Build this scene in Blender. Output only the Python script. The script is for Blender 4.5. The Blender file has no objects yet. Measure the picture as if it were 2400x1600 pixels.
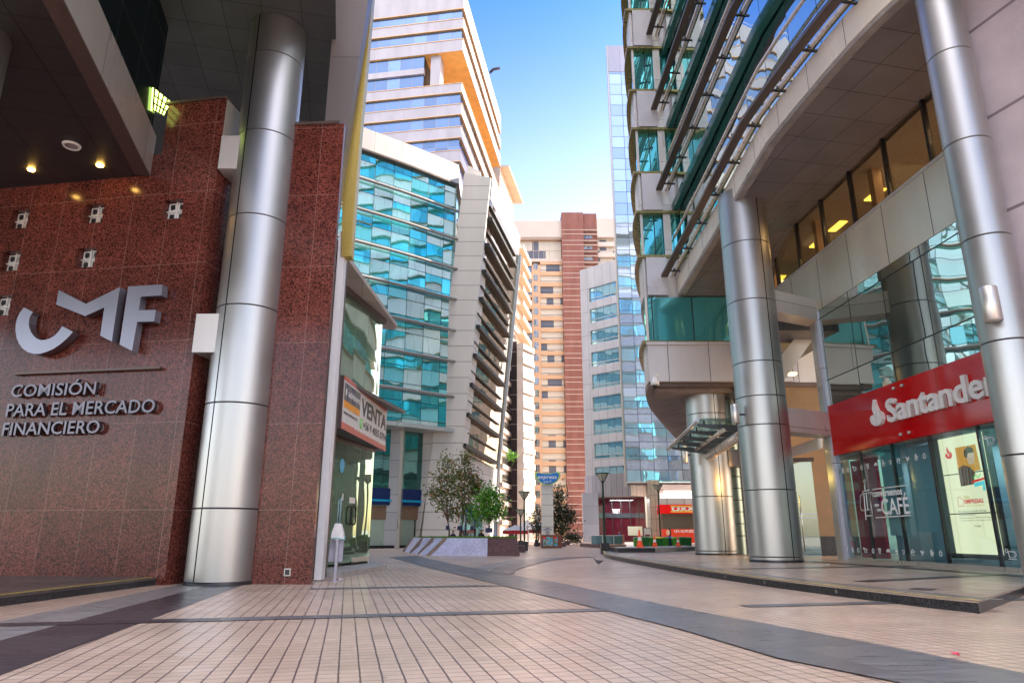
import bpy, math, random
from math import sin, cos, radians, pi, atan, sqrt
from mathutils import Vector, Matrix
random.seed(7)
SC = bpy.context.scene
COL = SC.collection
# ------------------------------------------------------------ camera
FPX = 1613.0; TILT = atan(450 / FPX); EYE = 1.0
ct, st = cos(TILT), sin(TILT)
cam_d = bpy.data.cameras.new('camera'); cam = bpy.data.objects.new('camera', cam_d); COL.objects.link(cam)
cam.location = (0, 0, EYE); cam.rotation_euler = (pi / 2 + TILT, 0, 0)
cam_d.sensor_width = 36; cam_d.lens = 36 * FPX / 2400; cam_d.clip_end = 3000; cam_d.clip_start = .05
SC.camera = cam
# ------------------------------------------------------------ sky and sun
SUN_EL, SUN_AZ = radians(36), radians(68)      # azimuth clockwise from +Y towards +X
w = bpy.data.worlds.new('World'); SC.world = w; w.use_nodes = True
wn, wl = w.node_tree.nodes, w.node_tree.links; wn.clear()
wo = wn.new('ShaderNodeOutputWorld'); bg = wn.new('ShaderNodeBackground')
sky = wn.new('ShaderNodeTexSky'); sky.sky_type = 'NISHITA'; sky.sun_disc = False
sky.sun_elevation = SUN_EL; sky.sun_rotation = SUN_AZ; sky.air_density = 1.0; sky.dust_density = 2.0; sky.ozone_density = 3.0
SKY_K = 0.15
bg.inputs['Strength'].default_value = SKY_K
hsv = wn.new('ShaderNodeHueSaturation'); hsv.inputs['Saturation'].default_value = 1.0
tcz = wn.new('ShaderNodeTexCoord'); spz_ = wn.new('ShaderNodeSeparateXYZ'); wl.new(tcz.outputs['Generated'], spz_.inputs[0])
zr = wn.new('ShaderNodeMapRange'); zr.interpolation_type = 'SMOOTHSTEP'; zr.inputs['From Min'].default_value = .22; zr.inputs['From Max'].default_value = .78; wl.new(spz_.outputs['Z'], zr.inputs['Value'])
tnt = wn.new('ShaderNodeMixRGB'); tnt.inputs['Color1'].default_value = (1.5, 1.2, 1.02, 1); tnt.inputs['Color2'].default_value = (.12, .40, .92, 1); wl.new(zr.outputs[0], tnt.inputs['Fac'])
mul = wn.new('ShaderNodeMixRGB'); mul.blend_type = 'MULTIPLY'; mul.inputs['Fac'].default_value = 1; wl.new(sky.outputs[0], mul.inputs['Color1']); wl.new(tnt.outputs[0], mul.inputs['Color2'])
wl.new(mul.outputs[0], hsv.inputs['Color'])
# bright cloud added behind the viewer as unseen fill light, gapped to calm reflections
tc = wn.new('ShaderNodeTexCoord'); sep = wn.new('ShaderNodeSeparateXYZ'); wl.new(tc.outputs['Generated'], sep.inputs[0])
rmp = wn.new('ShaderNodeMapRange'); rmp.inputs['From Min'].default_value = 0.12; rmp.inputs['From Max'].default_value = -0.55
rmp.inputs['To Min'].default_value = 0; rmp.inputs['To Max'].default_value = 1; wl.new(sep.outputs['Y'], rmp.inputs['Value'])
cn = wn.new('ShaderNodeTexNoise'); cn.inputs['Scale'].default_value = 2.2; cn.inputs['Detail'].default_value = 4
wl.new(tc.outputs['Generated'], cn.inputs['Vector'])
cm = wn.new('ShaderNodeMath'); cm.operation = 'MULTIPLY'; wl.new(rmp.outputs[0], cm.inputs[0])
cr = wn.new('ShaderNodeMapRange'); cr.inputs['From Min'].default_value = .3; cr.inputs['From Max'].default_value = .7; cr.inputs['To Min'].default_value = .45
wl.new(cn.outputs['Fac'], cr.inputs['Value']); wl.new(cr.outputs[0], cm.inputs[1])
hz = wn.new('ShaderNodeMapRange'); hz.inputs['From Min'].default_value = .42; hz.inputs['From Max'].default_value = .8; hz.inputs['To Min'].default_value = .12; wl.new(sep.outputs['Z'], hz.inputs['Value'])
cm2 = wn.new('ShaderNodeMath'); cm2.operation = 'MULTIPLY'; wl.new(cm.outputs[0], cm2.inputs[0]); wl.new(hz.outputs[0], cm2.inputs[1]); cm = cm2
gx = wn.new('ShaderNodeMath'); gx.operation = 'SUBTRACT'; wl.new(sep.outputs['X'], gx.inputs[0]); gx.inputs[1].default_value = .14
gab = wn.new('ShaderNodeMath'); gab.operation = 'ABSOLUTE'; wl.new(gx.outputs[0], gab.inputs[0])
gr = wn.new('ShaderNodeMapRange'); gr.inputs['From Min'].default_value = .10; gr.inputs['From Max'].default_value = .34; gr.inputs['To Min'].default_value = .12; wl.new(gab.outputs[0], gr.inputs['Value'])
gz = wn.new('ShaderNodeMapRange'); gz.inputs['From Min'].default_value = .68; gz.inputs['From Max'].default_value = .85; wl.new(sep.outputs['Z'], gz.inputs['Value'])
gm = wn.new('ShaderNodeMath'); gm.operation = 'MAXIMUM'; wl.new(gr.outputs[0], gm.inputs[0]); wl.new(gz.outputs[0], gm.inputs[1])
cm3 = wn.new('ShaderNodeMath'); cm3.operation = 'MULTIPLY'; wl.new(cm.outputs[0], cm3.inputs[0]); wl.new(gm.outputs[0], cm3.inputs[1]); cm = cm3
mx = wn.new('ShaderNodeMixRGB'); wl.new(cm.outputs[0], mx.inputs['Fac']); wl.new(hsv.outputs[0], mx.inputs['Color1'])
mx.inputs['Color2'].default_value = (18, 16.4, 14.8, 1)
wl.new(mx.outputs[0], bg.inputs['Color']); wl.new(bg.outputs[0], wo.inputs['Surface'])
sd = bpy.data.lights.new('sun', 'SUN'); sun = bpy.data.objects.new('sun', sd); COL.objects.link(sun)
sd.energy = 4.5; sd.angle = radians(.5); sd.color = (1, .86, .68)
sdir = Vector((sin(SUN_AZ) * cos(SUN_EL), cos(SUN_AZ) * cos(SUN_EL), sin(SUN_EL)))
sun.rotation_euler = (-sdir).to_track_quat('-Z', 'Y').to_euler(); sun.location = sdir * 200
SC.view_settings.view_transform = 'Standard'; SC.view_settings.look = 'None'
SC.view_settings.exposure = 1.78; SC.view_settings.gamma = 1
# ------------------------------------------------------------ pixel rays -> points of the place
def ray(u, v):
    x = (u - 1200) / FPX; y = (800 - v) / FPX; d = ct - y * st
    return x / d, (st + y * ct) / d
def G(u, v, z=0.0):
    a, b = ray(u, v); D = (z - EYE) / b
    return Vector((a * D, D, z))
def P(u, v, D):
    a, b = ray(u, v); return Vector((a * D, D, EYE + b * D))
def Zv(v, D): return EYE + ray(1200, v)[1] * D
def Xu(u, v, D): return ray(u, v)[0] * D
UP = Vector((0, 0, 1))
class Frame:
    "vertical plane: origin, horizontal x direction (left to right as seen), z up; n points to the viewer"
    def __init__(s, o, xd):
        s.o = Vector((o[0], o[1], o[2] if len(o) > 2 else 0)); s.x = Vector((xd[0], xd[1], 0)).normalized(); s.n = s.x.cross(UP)
    def pt(s, x, z, out=0): return s.o + s.x * x + UP * z + s.n * out
    def px(s, u, v):
        a, b = ray(u, v); dx, dy = s.x.x, s.x.y
        k = (s.o.x - a * s.o.y) / (a * dy - dx); t = s.o.y + k * dy
        return k, EYE + b * t - s.o.z
    def mat(s, x=0, z=0, out=0):
        m = Matrix.Identity(4); p = s.pt(x, z, out)
        for i in range(3): m[i][0] = s.x[i]; m[i][1] = UP[i]; m[i][2] = s.n[i]; m[i][3] = p[i]
        return m
# ------------------------------------------------------------ objects
def empty(name, label, cat, loc=(0, 0, 0), group=None):
    o = bpy.data.objects.new(name, None); COL.objects.link(o); o.location = loc
    o['label'] = label; o['category'] = cat
    if group: o['group'] = group
    return o
def tag(o, label, cat, group=None):
    o['label'] = label; o['category'] = cat
    if group: o['group'] = group
    return o
class MB:
    def __init__(s): s.v = []; s.f = []; s.mi = []; s.uv = {}; s.sm = []
    def face(s, pts, mi=0, uv=None, smooth=False):
        b = len(s.v); s.v += [Vector(p) for p in pts]; s.f.append(list(range(b, b + len(pts)))); s.mi.append(mi); s.sm.append(smooth)
        if uv: s.uv[len(s.f) - 1] = uv
    def hexa(s, b, t, mi=0, side_mi=None):
        n = len(b)
        for i in range(n):
            j = (i + 1) % n; s.face([b[i], b[j], t[j], t[i]], mi if side_mi is None else side_mi)
        s.face(list(reversed(b)), mi); s.face(t, mi)
    def box(s, c, sx, sy, sz, rz=0, mi=0):
        "box centred in x,y on c with base at c.z"
        c = Vector(c); ca, sa = cos(rz), sin(rz)
        q = [c + Vector((ca * x - sa * y, sa * x + ca * y, 0)) for x, y in ((-sx/2, -sy/2), (sx/2, -sy/2), (sx/2, sy/2), (-sx/2, sy/2))]
        s.hexa(q, [p + UP * sz for p in q], mi)
    def fbox(s, fr, x0, x1, z0, z1, o0, o1, mi=0):
        "box on a frame: x range, z range, outward range"
        q = [fr.pt(x0, z0, o1), fr.pt(x1, z0, o1), fr.pt(x1, z0, o0), fr.pt(x0, z0, o0)]
        s.hexa(q, [p + UP * (z1 - z0) for p in q], mi)
    def prism(s, poly, z0, z1, mi=0, cap_mi=None, bottom_mi=None):
        n = len(poly); acc = 0
        for i in range(n):
            a, b = poly[i], poly[(i + 1) % n]; L = sqrt((b[0]-a[0])**2 + (b[1]-a[1])**2)
            s.face([(a[0], a[1], z0), (b[0], b[1], z0), (b[0], b[1], z1), (a[0], a[1], z1)], mi, [(acc, z0), (acc + L, z0), (acc + L, z1), (acc, z1)])
            acc += L
        cm = mi if cap_mi is None else cap_mi; bm = cm if bottom_mi is None else bottom_mi
        s.face([(p[0], p[1], z1) for p in poly], cm); s.face([(p[0], p[1], z0) for p in reversed(poly)], bm)
    def plate(s, pts, n, th, mi=0):
        "extrude a planar 3-D polygon backwards along -n by th"
        n = Vector(n).normalized(); f = [Vector(p) for p in pts]; b = [p - n * th for p in f]; m = len(f)
        s.face(f, mi); s.face(list(reversed(b)), mi)
        for i in range(m):
            j = (i + 1) % m; s.face([f[i], b[i], b[j], f[j]], mi)
    def tube(s, pts, r, n=8, mi=0, caps=True, r2=None):
        pts = [Vector(p) for p in pts]; rings = []; m = len(pts)
        for i, p in enumerate(pts):
            t = (pts[min(i + 1, m - 1)] - pts[max(i - 1, 0)]).normalized()
            a = t.cross(UP)
            if a.length < .05: a = t.cross(Vector((1, 0, 0)))
            a.normalize(); b = t.cross(a)
            rr = r if r2 is None else r + (r2 - r) * i / (m - 1)
            rings.append([p + a * rr * cos(2 * pi * k / n) + b * rr * sin(2 * pi * k / n) for k in range(n)])
        for i in range(m - 1):
            for k in range(n):
                k2 = (k + 1) % n; s.face([rings[i][k], rings[i][k2], rings[i + 1][k2], rings[i + 1][k]], mi, None, True)
        if caps: s.face(rings[0][::-1], mi); s.face(rings[-1], mi)
    def lathe(s, c, prof, n=32, mi=0, arc=None):
        "prof: list of (r, z); uv in metres round the axis"
        c = Vector(c)
        a0, a1 = arc or (0, 2 * pi)
        for i in range(len(prof) - 1):
            (r0, z0), (r1, z1) = prof[i], prof[i + 1]
            for k in range(n):
                t0 = a0 + (a1 - a0) * k / n; t1 = a0 + (a1 - a0) * (k + 1) / n; R = max(r0, r1)
                q = [c + Vector((r0 * cos(t0), r0 * sin(t0), z0)), c + Vector((r0 * cos(t1), r0 * sin(t1), z0)),
                     c + Vector((r1 * cos(t1), r1 * sin(t1), z1)), c + Vector((r1 * cos(t0), r1 * sin(t0), z1))]
                s.face(q, mi, [(R * t0, z0), (R * t1, z0), (R * t1, z1), (R * t0, z1)], abs(z1 - z0) > 4 * abs(r1 - r0))
    def build(s, name, mats, parent=None, kind=None, weld=False):
        me = bpy.data.meshes.new(name)
        me.from_pydata([tuple(v) for v in s.v], [], s.f)
        if not isinstance(mats, (list, tuple)): mats = [mats]
        for m in mats: me.materials.append(m)
        uvl = me.uv_layers.new(name='UVMap')
        me.polygons.foreach_set('material_index', s.mi); me.polygons.foreach_set('use_smooth', s.sm)
        me.update()
        for p in me.polygons:
            cu = s.uv.get(p.index)
            if cu is None:
                nn = p.normal
                if abs(nn.z) > .75: cu = [(me.vertices[i].co.x * GC + me.vertices[i].co.y * GS, -me.vertices[i].co.x * GS + me.vertices[i].co.y * GC) for i in p.vertices]
                else:
                    t = UP.cross(nn); t.normalize()
                    cu = [(me.vertices[i].co.dot(t), me.vertices[i].co.z) for i in p.vertices]
            for li, c in zip(p.loop_indices, cu): uvl.data[li].uv = c
        if weld or any(s.sm):
            import bmesh
            bm = bmesh.new(); bm.from_mesh(me); bmesh.ops.remove_doubles(bm, verts=bm.verts, dist=.0004); bm.to_mesh(me); bm.free()
        o = bpy.data.objects.new(name, me); COL.objects.link(o)
        if parent is not None:
            o.parent = parent; o.matrix_parent_inverse = pmi(parent)
        if kind: o['kind'] = kind
        return o
def pmi(p): return world_of(p).inverted()
def world_of(p):
    m = Matrix.LocRotScale(p.location, p.rotation_euler, p.scale)
    return world_of(p.parent) @ p.matrix_parent_inverse @ m if p.parent is not None else m
def dup(root, loc, rz=0, label=None, group=None, name=None):
    r = root.copy(); COL.objects.link(r); r.location = loc; r.rotation_euler = (0, 0, rz)
    if label: r['label'] = label
    if group: r['group'] = group
    def rec(a, b):
        for ch in list(a.children):
            c = ch.copy(); COL.objects.link(c); c.parent = b; rec(ch, c)
    rec(root, r); return r
PHI = radians(13); GC, GS = cos(PHI), sin(PHI)     # paving grid is turned 13 degrees
def text(body, M, size, m, name, parent, ext=.01, bold=0.0, align='LEFT', sx=1.0, shear=0.0, spacing=1.0, res=3, fitw=None):
    cu = bpy.data.curves.new(name, 'FONT'); cu.body = body; cu.size = size; cu.extrude = ext; cu.offset = bold; cu.align_x = align
    cu.shear = shear; cu.space_character = spacing; cu.resolution_u = res
    tmp = bpy.data.objects.new('tmp_text', cu)
    me = bpy.data.meshes.new_from_object(tmp); me.name = name
    bpy.data.objects.remove(tmp); bpy.data.curves.remove(cu)
    me.materials.clear(); me.materials.append(m)
    if fitw:
        xs = [v.co.x for v in me.vertices]; sx = fitw / (max(xs) - min(xs)); x0 = min(xs)
        if align == 'LEFT':
            for v in me.vertices: v.co.x -= x0
    me.transform(M @ Matrix.Diagonal((sx, 1, 1, 1)))
    o = bpy.data.objects.new(name, me); COL.objects.link(o)
    if parent is not None: o.parent = parent; o.matrix_parent_inverse = pmi(parent)
    return o
# ------------------------------------------------------------ materials
class NB:
    def __init__(s, name):
        s.m = bpy.data.materials.new(name); s.m.use_nodes = True; s.nt = s.m.node_tree; s.nt.nodes.clear()
        s.out = s.new('ShaderNodeOutputMaterial'); s._uv = None
    def new(s, t, **k):
        n = s.nt.nodes.new(t)
        for a, b in k.items(): setattr(n, a, b)
        return n
    def set(s, sock, v):
        if hasattr(v, 'is_output') or isinstance(v, bpy.types.NodeSocket): s.nt.links.new(v, sock)
        elif isinstance(v, (tuple, list)) and len(v) == 3 and sock.type == 'RGBA': sock.default_value = (*v, 1)
        else: sock.default_value = v
    def m2(s, op, a, b=0, c=None):
        n = s.new('ShaderNodeMath', operation=op); s.set(n.inputs[0], a); s.set(n.inputs[1], b)
        if c is not None: s.set(n.inputs[2], c)
        return n.outputs[0]
    def mix(s, f, a, b, mode='MIX'):
        n = s.new('ShaderNodeMixRGB', blend_type=mode); s.set(n.inputs[0], f); s.set(n.inputs[1], a); s.set(n.inputs[2], b); return n.outputs[0]
    def uv(s):
        if s._uv is None:
            t = s.new('ShaderNodeTexCoord'); q = s.new('ShaderNodeSeparateXYZ'); s.nt.links.new(t.outputs['UV'], q.inputs[0])
            s._uv = (q.outputs[0], q.outputs[1]); s.obj = t.outputs['Object']; s.uvv = t.outputs['UV']
        return s._uv
    def line(s, x, pitch, wd, off=0):
        x = s.m2('ADD', x, off) if off else x
        return s.m2('LESS_THAN', s.m2('PINGPONG', x, pitch / 2), wd / 2)
    def cell(s, pu, pv, ou=0, ov=0):
        u, v = s.uv(); a = s.m2('FLOOR', s.m2('DIVIDE', s.m2('ADD', u, ou), pu)); b = s.m2('FLOOR', s.m2('DIVIDE', s.m2('ADD', v, ov), pv))
        c = s.new('ShaderNodeCombineXYZ'); s.set(c.inputs[0], a); s.set(c.inputs[1], b)
        n = s.new('ShaderNodeTexWhiteNoise', noise_dimensions='2D'); s.nt.links.new(c.outputs[0], n.inputs['Vector']); return n
    def noise(s, scale, detail=3, vec=None, rough=.5, stretch=None):
        s.uv(); n = s.new('ShaderNodeTexNoise'); n.inputs['Scale'].default_value = scale; n.inputs['Detail'].default_value = detail; n.inputs['Roughness'].default_value = rough
        vv = vec or s.obj
        if stretch:
            mp = s.new('ShaderNodeMapping'); mp.inputs['Scale'].default_value = stretch; s.nt.links.new(vv, mp.inputs['Vector']); vv = mp.outputs[0]
        s.nt.links.new(vv, n.inputs['Vector']); return n.outputs['Fac']
    def rng(s, x, a, b, c=0, d=1):
        n = s.new('ShaderNodeMapRange'); s.set(n.inputs[0], x); n.inputs[1].default_value = a; n.inputs[2].default_value = b; n.inputs[3].default_value = c; n.inputs[4].default_value = d; return n.outputs[0]
    def bump(s, h, strength=.3, dist=.01):
        n = s.new('ShaderNodeBump'); n.inputs['Strength'].default_value = strength; n.inputs['Distance'].default_value = dist; s.set(n.inputs['Height'], h); return n.outputs[0]
    def pr(s, base, rough=.5, metal=0.0, normal=None, spec=None, coat=None):
        p = s.new('ShaderNodeBsdfPrincipled'); s.set(p.inputs['Base Color'], base); s.set(p.inputs['Roughness'], rough); s.set(p.inputs['Metallic'], metal)
        if normal is not None: s.set(p.inputs['Normal'], normal)
        if spec is not None: p.inputs['Specular IOR Level'].default_value = spec
        if coat: p.inputs['Coat Weight'].default_value = coat; p.inputs['Coat Roughness'].default_value = .08
        return p
    def done(s, sh):
        s.nt.links.new(sh.outputs[0], s.out.inputs[0]); return s.m
def plain(name, col, rough=.5, metal=0.0, nz=.12, scale=6, spec=None):
    b = NB(name); f = b.noise(scale, 4); c = b.mix(b.rng(f, .3, .7, 0, 1), tuple(x * (1 - nz) for x in col), tuple(min(1, x * (1 + nz)) for x in col))
    return b.done(b.pr(c, b.rng(f, .3, .7, max(0, rough - .06), rough + .06), metal, spec=spec))
def emis(name, col, k):
    b = NB(name); e = b.new('ShaderNodeEmission'); b.set(e.inputs[0], col); e.inputs[1].default_value = k; return b.done(e)
def panels(name, col, pu, pv, lw=.02, lcol=(.06, .06, .06), rough=.35, metal=.25, var=.10, ou=0, ov=0, dirt=.12, hor=True, ver=True):
    b = NB(name); u, v = b.uv(); c = b.cell(pu, pv, ou, ov)
    k = b.rng(c.outputs['Value'], 0, 1, 1 - var, 1 + var)
    d = b.noise(.9, 5, stretch=(1, 1, .25)); fine = b.noise(45, 2)
    k = b.m2('MULTIPLY', k, b.rng(d, .3, .75, 1 + dirt * .4, 1 - dirt)); k = b.m2('MULTIPLY', k, b.rng(fine, .3, .7, .97, 1.03))
    base = b.mix(1.0, col, k, 'MULTIPLY')
    ln = b.m2('MAXIMUM', b.line(u, pu, lw, ou) if ver else 0.0, b.line(v, pv, lw, ov) if hor else 0.0)
    base = b.mix(ln, base, lcol)
    nb = b.bump(b.m2('SUBTRACT', 1.0, ln), .35, .01)
    return b.done(b.pr(base, b.rng(d, .3, .7, rough - .05, rough + .1), metal, nb))
def granite(name, c1, c2, pu=None, pv=None, ou=0, ov=0, rough=.16, lcol=(.42, .27, .23), var=.16, lw=.012):
    b = NB(name); u, v = b.uv()
    vo = b.new('ShaderNodeTexVoronoi'); vo.inputs['Scale'].default_value = 42; b.nt.links.new(b.obj, vo.inputs['Vector'])
    vs = b.new('ShaderNodeSeparateColor'); b.nt.links.new(vo.outputs['Color'], vs.inputs[0])
    n2 = b.noise(55, 3); f = b.m2('ADD', b.m2('MULTIPLY', vs.outputs[0], .6), b.m2('MULTIPLY', n2, .5))
    base = b.mix(b.rng(f, .25, .85, 0, 1), c1, c2)
    big = b.noise(1.6, 4); k = b.rng(big, .3, .7, .86, 1.14)
    if pu:
        c = b.cell(pu, pv, ou, ov); k = b.m2('MULTIPLY', k, b.rng(c.outputs['Value'], 0, 1, 1 - var, 1 + var))
    base = b.mix(1.0, base, k, 'MULTIPLY')
    if pu:
        ln = b.m2('MAXIMUM', b.line(u, pu, lw, ou), b.line(v, pv, lw, ov)); base = b.mix(b.m2('MULTIPLY', ln, .38), base, lcol)
    return b.done(b.pr(base, rough, 0, spec=.3))
def mirror(name, tint, pu, pv, lw=.06, lcol=(.05, .06, .07), cell_k=.03, wave=.05, wscale=.5, refl=.85, back=(.01, .05, .06), ou=0, ov=0, tintvar=.12, hor=True, ver=True, alt=None, rough=.015):
    "reflective facade glass, each pane slightly out of true"
    b = NB(name); u, v = b.uv(); c = b.cell(pu, pv, ou, ov)
    geo = b.new('ShaderNodeNewGeometry')
    def vm(op, a, bb=None, sc=None):
        n = b.new('ShaderNodeVectorMath', operation=op); b.set(n.inputs[0], a)
        if bb is not None: b.set(n.inputs[1], bb)
        if sc is not None: n.inputs['Scale'].default_value = sc
        return n.outputs[0]
    cc = vm('SCALE', vm('SUBTRACT', c.outputs['Color'], (.5, .5, .5)), sc=cell_k)
    nn = b.new('ShaderNodeTexNoise'); nn.inputs['Scale'].default_value = wscale; nn.inputs['Detail'].default_value = 1.5; b.nt.links.new(b.obj, nn.inputs['Vector'])
    wv = vm('SCALE', vm('SUBTRACT', nn.outputs['Color'], (.5, .5, .5)), sc=wave)
    N = vm('NORMALIZE', vm('ADD', vm('ADD', geo.outputs['Normal'], cc), wv))
    col = b.mix(1.0, tint, b.rng(c.outputs['Value'], 0, 1, 1 - tintvar, 1 + tintvar), 'MULTIPLY')
    if alt: col = b.mix(b.m2('GREATER_THAN', c.outputs['Value'], alt[1]), col, alt[0])
    g = b.new('ShaderNodeBsdfGlossy'); b.set(g.inputs['Color'], col); g.inputs['Roughness'].default_value = rough; b.nt.links.new(N, g.inputs['Normal'])
    d = b.pr(b.mix(c.outputs['Value'], back, tuple(x * 2.2 for x in back)), .3)
    lw_ = b.new('ShaderNodeLayerWeight'); lw_.inputs[0].default_value = .35
    fac = b.rng(lw_.outputs['Facing'], 0, 1, refl, 1)
    m1 = b.new('ShaderNodeMixShader'); b.set(m1.inputs[0], fac); b.nt.links.new(d.outputs[0], m1.inputs[1]); b.nt.links.new(g.outputs[0], m1.inputs[2])
    ln = b.m2('MAXIMUM', b.line(u, pu, lw, ou) if ver else 0.0, b.line(v, pv, lw, ov) if hor else 0.0)
    fr = b.pr(lcol, .45, .3); m3 = b.new('ShaderNodeMixShader'); b.set(m3.inputs[0], ln); b.nt.links.new(m1.outputs[0], m3.inputs[1]); b.nt.links.new(fr.outputs[0], m3.inputs[2])
    return b.done(m3)
def clear_glass(name, tint=(.75, .9, .86), refl=.12):
    b = NB(name); t = b.new('ShaderNodeBsdfTransparent'); b.set(t.inputs[0], tint)
    g = b.new('ShaderNodeBsdfGlossy'); b.set(g.inputs['Color'], (.95, 1, .98)); g.inputs['Roughness'].default_value = .01
    fz = b.new('ShaderNodeLayerWeight'); fz.inputs[0].default_value = .5
    f = b.m2('ADD', b.m2('MULTIPLY', b.m2('POWER', fz.outputs['Facing'], 4.0), .7), refl); f = b.m2('MINIMUM', f, 1.0)
    m = b.new('ShaderNodeMixShader'); b.set(m.inputs[0], f); b.nt.links.new(t.outputs[0], m.inputs[1]); b.nt.links.new(g.outputs[0], m.inputs[2]); return b.done(m)
def steel_mat(name, col=(.62, .60, .57), rough=.3, joints=(), seam=None, r=.7, aniso=.6, grunge=True):
    b = NB(name); u, v = b.uv()
    br = b.noise(3, 3, stretch=(40, 40, .6)); big = b.noise(1.1, 4); sc = b.noise(9, 6, stretch=(3, 3, 1))
    k = b.m2('MULTIPLY', b.rng(br, .3, .7, .96, 1.03), b.rng(big, .3, .7, .96, 1.03))
    base = b.mix(1.0, col, k, 'MULTIPLY')
    ln = 0.0
    for z in joints:
        l1 = b.m2('LESS_THAN', b.m2('ABSOLUTE', b.m2('SUBTRACT', v, z)), .013); ln = b.m2('MAXIMUM', ln, l1)
    if seam is not None:
        for q in seam: ln = b.m2('MAXIMUM', ln, b.m2('LESS_THAN', b.m2('ABSOLUTE', b.m2('SUBTRACT', u, q)), .018))
    base = b.mix(ln, base, (.02, .02, .02))
    rr = b.m2('ADD', b.rng(big, .3, .7, rough, rough + .05), b.rng(sc, .6, .8, 0, .06))
    p = b.pr(base, b.m2('ADD', rr, .06), .92); p.inputs['Anisotropic'].default_value = .6
    tg_ = b.new('ShaderNodeTangent', direction_type='UV_MAP'); b.nt.links.new(tg_.outputs[0], p.inputs['Tangent'])
    return b.done(p)
M = {}
M['granite'] = granite('red_granite', (.018, .005, .005), (.215, .062, .045), .95, 1.83, ov=.35)
M['granite_plain'] = granite('red_granite_plain', (.03, .01, .01), (.22, .07, .055))
M['granite_dark'] = granite('dark_granite', (.008, .008, .009), (.045, .045, .05), 1.2, 10, rough=.3, lcol=(.15, .15, .15), var=.2)
M['granite_brown'] = granite('brown_granite', (.05, .025, .028), (.17, .09, .09), rough=.35)
M['granite_lav'] = granite('lavender_granite', (.30, .29, .40), (.58, .57, .72), rough=.4)
M['steel'] = steel_mat('brushed_steel', (.66, .63, .59), .27)
M['white_metal'] = panels('white_metal_cladding', (.66, .64, .62), 50, 2.2, .015, rough=.3, metal=.3)
M['beige_metal'] = panels('beige_metal_cladding', (.50, .47, .42), 3.2, 50, .02, rough=.3, metal=.5)
M['brown_metal'] = plain('brown_painted_metal', (.12, .085, .075), .4, .3)
M['dark_metal'] = plain('dark_painted_metal', (.035, .035, .038), .4, .4)
M['soffit_tile'] = panels('soffit_tiles', (.13, .13, .135), 1.0, 1.0, .02, (.02, .02, .02), .5, .1, .08)
M['gold'] = plain('golden_cladding', (.62, .46, .12), .35, .5, .15, 30)
M['concrete'] = plain('grey_concrete', (.33, .31, .30), .6, 0, .18, 3)
M['white_paint'] = plain('white_paint', (.78, .77, .75), .5, 0, .04)
M['rubber'] = plain('black_rubber', (.02, .02, .02), .6)
M['letter_steel'] = steel_mat('letter_steel', (.30, .30, .36), .33)
M['amber'] = emis('amber_lamp', (1, .55, .12), 14)
M['interior_dark'] = plain('dark_interior', (.03, .03, .032), .6)
M['glass_clear'] = clear_glass('clear_glass')
# ------------------------------------------------------------ ground
def paving(name, c1, c2, jl, jc, pu=.155, pv=.155, rough=.29, mj=True):
    b = NB(name); u, v = b.uv()
    c = b.cell(pu, pv); big = b.noise(.35, 5); mid = b.noise(3, 5); fine = b.noise(90, 2)
    col = b.mix(c.outputs['Value'], c1, c2)
    k = b.m2('MULTIPLY', b.rng(big, .3, .7, .86, 1.12), b.rng(mid, .3, .75, 1.04, .9)); k = b.m2('MULTIPLY', k, b.rng(fine, .25, .75, .9, 1.1))
    col = b.mix(1.0, col, k, 'MULTIPLY')
    wob = b.m2('MULTIPLY', b.m2('SUBTRACT', b.noise(7, 2), .5), .012); wu = b.m2('ADD', u, wob)
    l1 = b.line(wu, pu, .015 if mj else .006); l2 = b.line(v, pv, .014)
    vo = b.new('ShaderNodeTexVoronoi'); vo.inputs['Scale'].default_value = 1.7; b.nt.links.new(b.obj, vo.inputs['Vector'])
    gum = b.m2('LESS_THAN', vo.outputs['Distance'], .035); col = b.mix(b.m2('MULTIPLY', gum, .6), col, (.10, .08, .075))
    stain = b.rng(b.noise(.9, 6, rough=.7), .56, .72, 0, .38); col = b.mix(stain, col, (.26, .20, .17))
    col = b.mix(b.m2('MULTIPLY', l2, .8), col, jl); col = b.mix(l1, col, jc)
    h = b.m2('SUBTRACT', 1.0, b.m2('MAXIMUM', l1, l2)); h = b.m2('ADD', h, b.m2('MULTIPLY', fine, .15))
    st2 = b.rng(b.noise(1.2, 5, rough=.65), .45, .7, 0, .22)
    return b.done(b.pr(col, b.m2('ADD', rough, st2), 0, b.bump(h, .5, .004), spec=.45))
M['paver'] = paving('beige_paving', (.54, .405, .31), (.60, .455, .355), (.12, .075, .06), (.13, .09, .085))
def slabs(name, c1, c2, pu, pv, rough=.3, streak=True):
    b = NB(name); u, v = b.uv(); c = b.cell(pu, pv); col = b.mix(c.outputs['Value'], c1, c2)
    st1 = b.noise(2.2, 6, stretch=(1, 5, 1)); fine = b.noise(70, 2); col = b.mix(1.0, col, b.m2('MULTIPLY', b.rng(st1, .25, .75, .75, 1.3), b.rng(fine, .25, .75, .85, 1.15)), 'MULTIPLY')
    ln = b.m2('MAXIMUM', b.line(u, pu, .007), b.line(v, pv, .007)); col = b.mix(ln, col, (.03, .03, .03))
    return b.done(b.pr(col, b.rng(st1, .3, .7, rough - .06, rough + .15), 0, b.bump(b.m2('SUBTRACT', 1.0, ln), .3, .003)))
M['slab_dark'] = slabs('dark_slabs', (.045, .036, .042), (.07, .056, .062), .6, 1.2)
M['slab_grey'] = slabs('grey_slabs', (.21, .20, .20), (.28, .265, .26), .6, 1.2)
M['slab_mid'] = slabs('mid_slabs', (.125, .125, .135), (.165, .163, .17), .8, 1.2)
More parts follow.
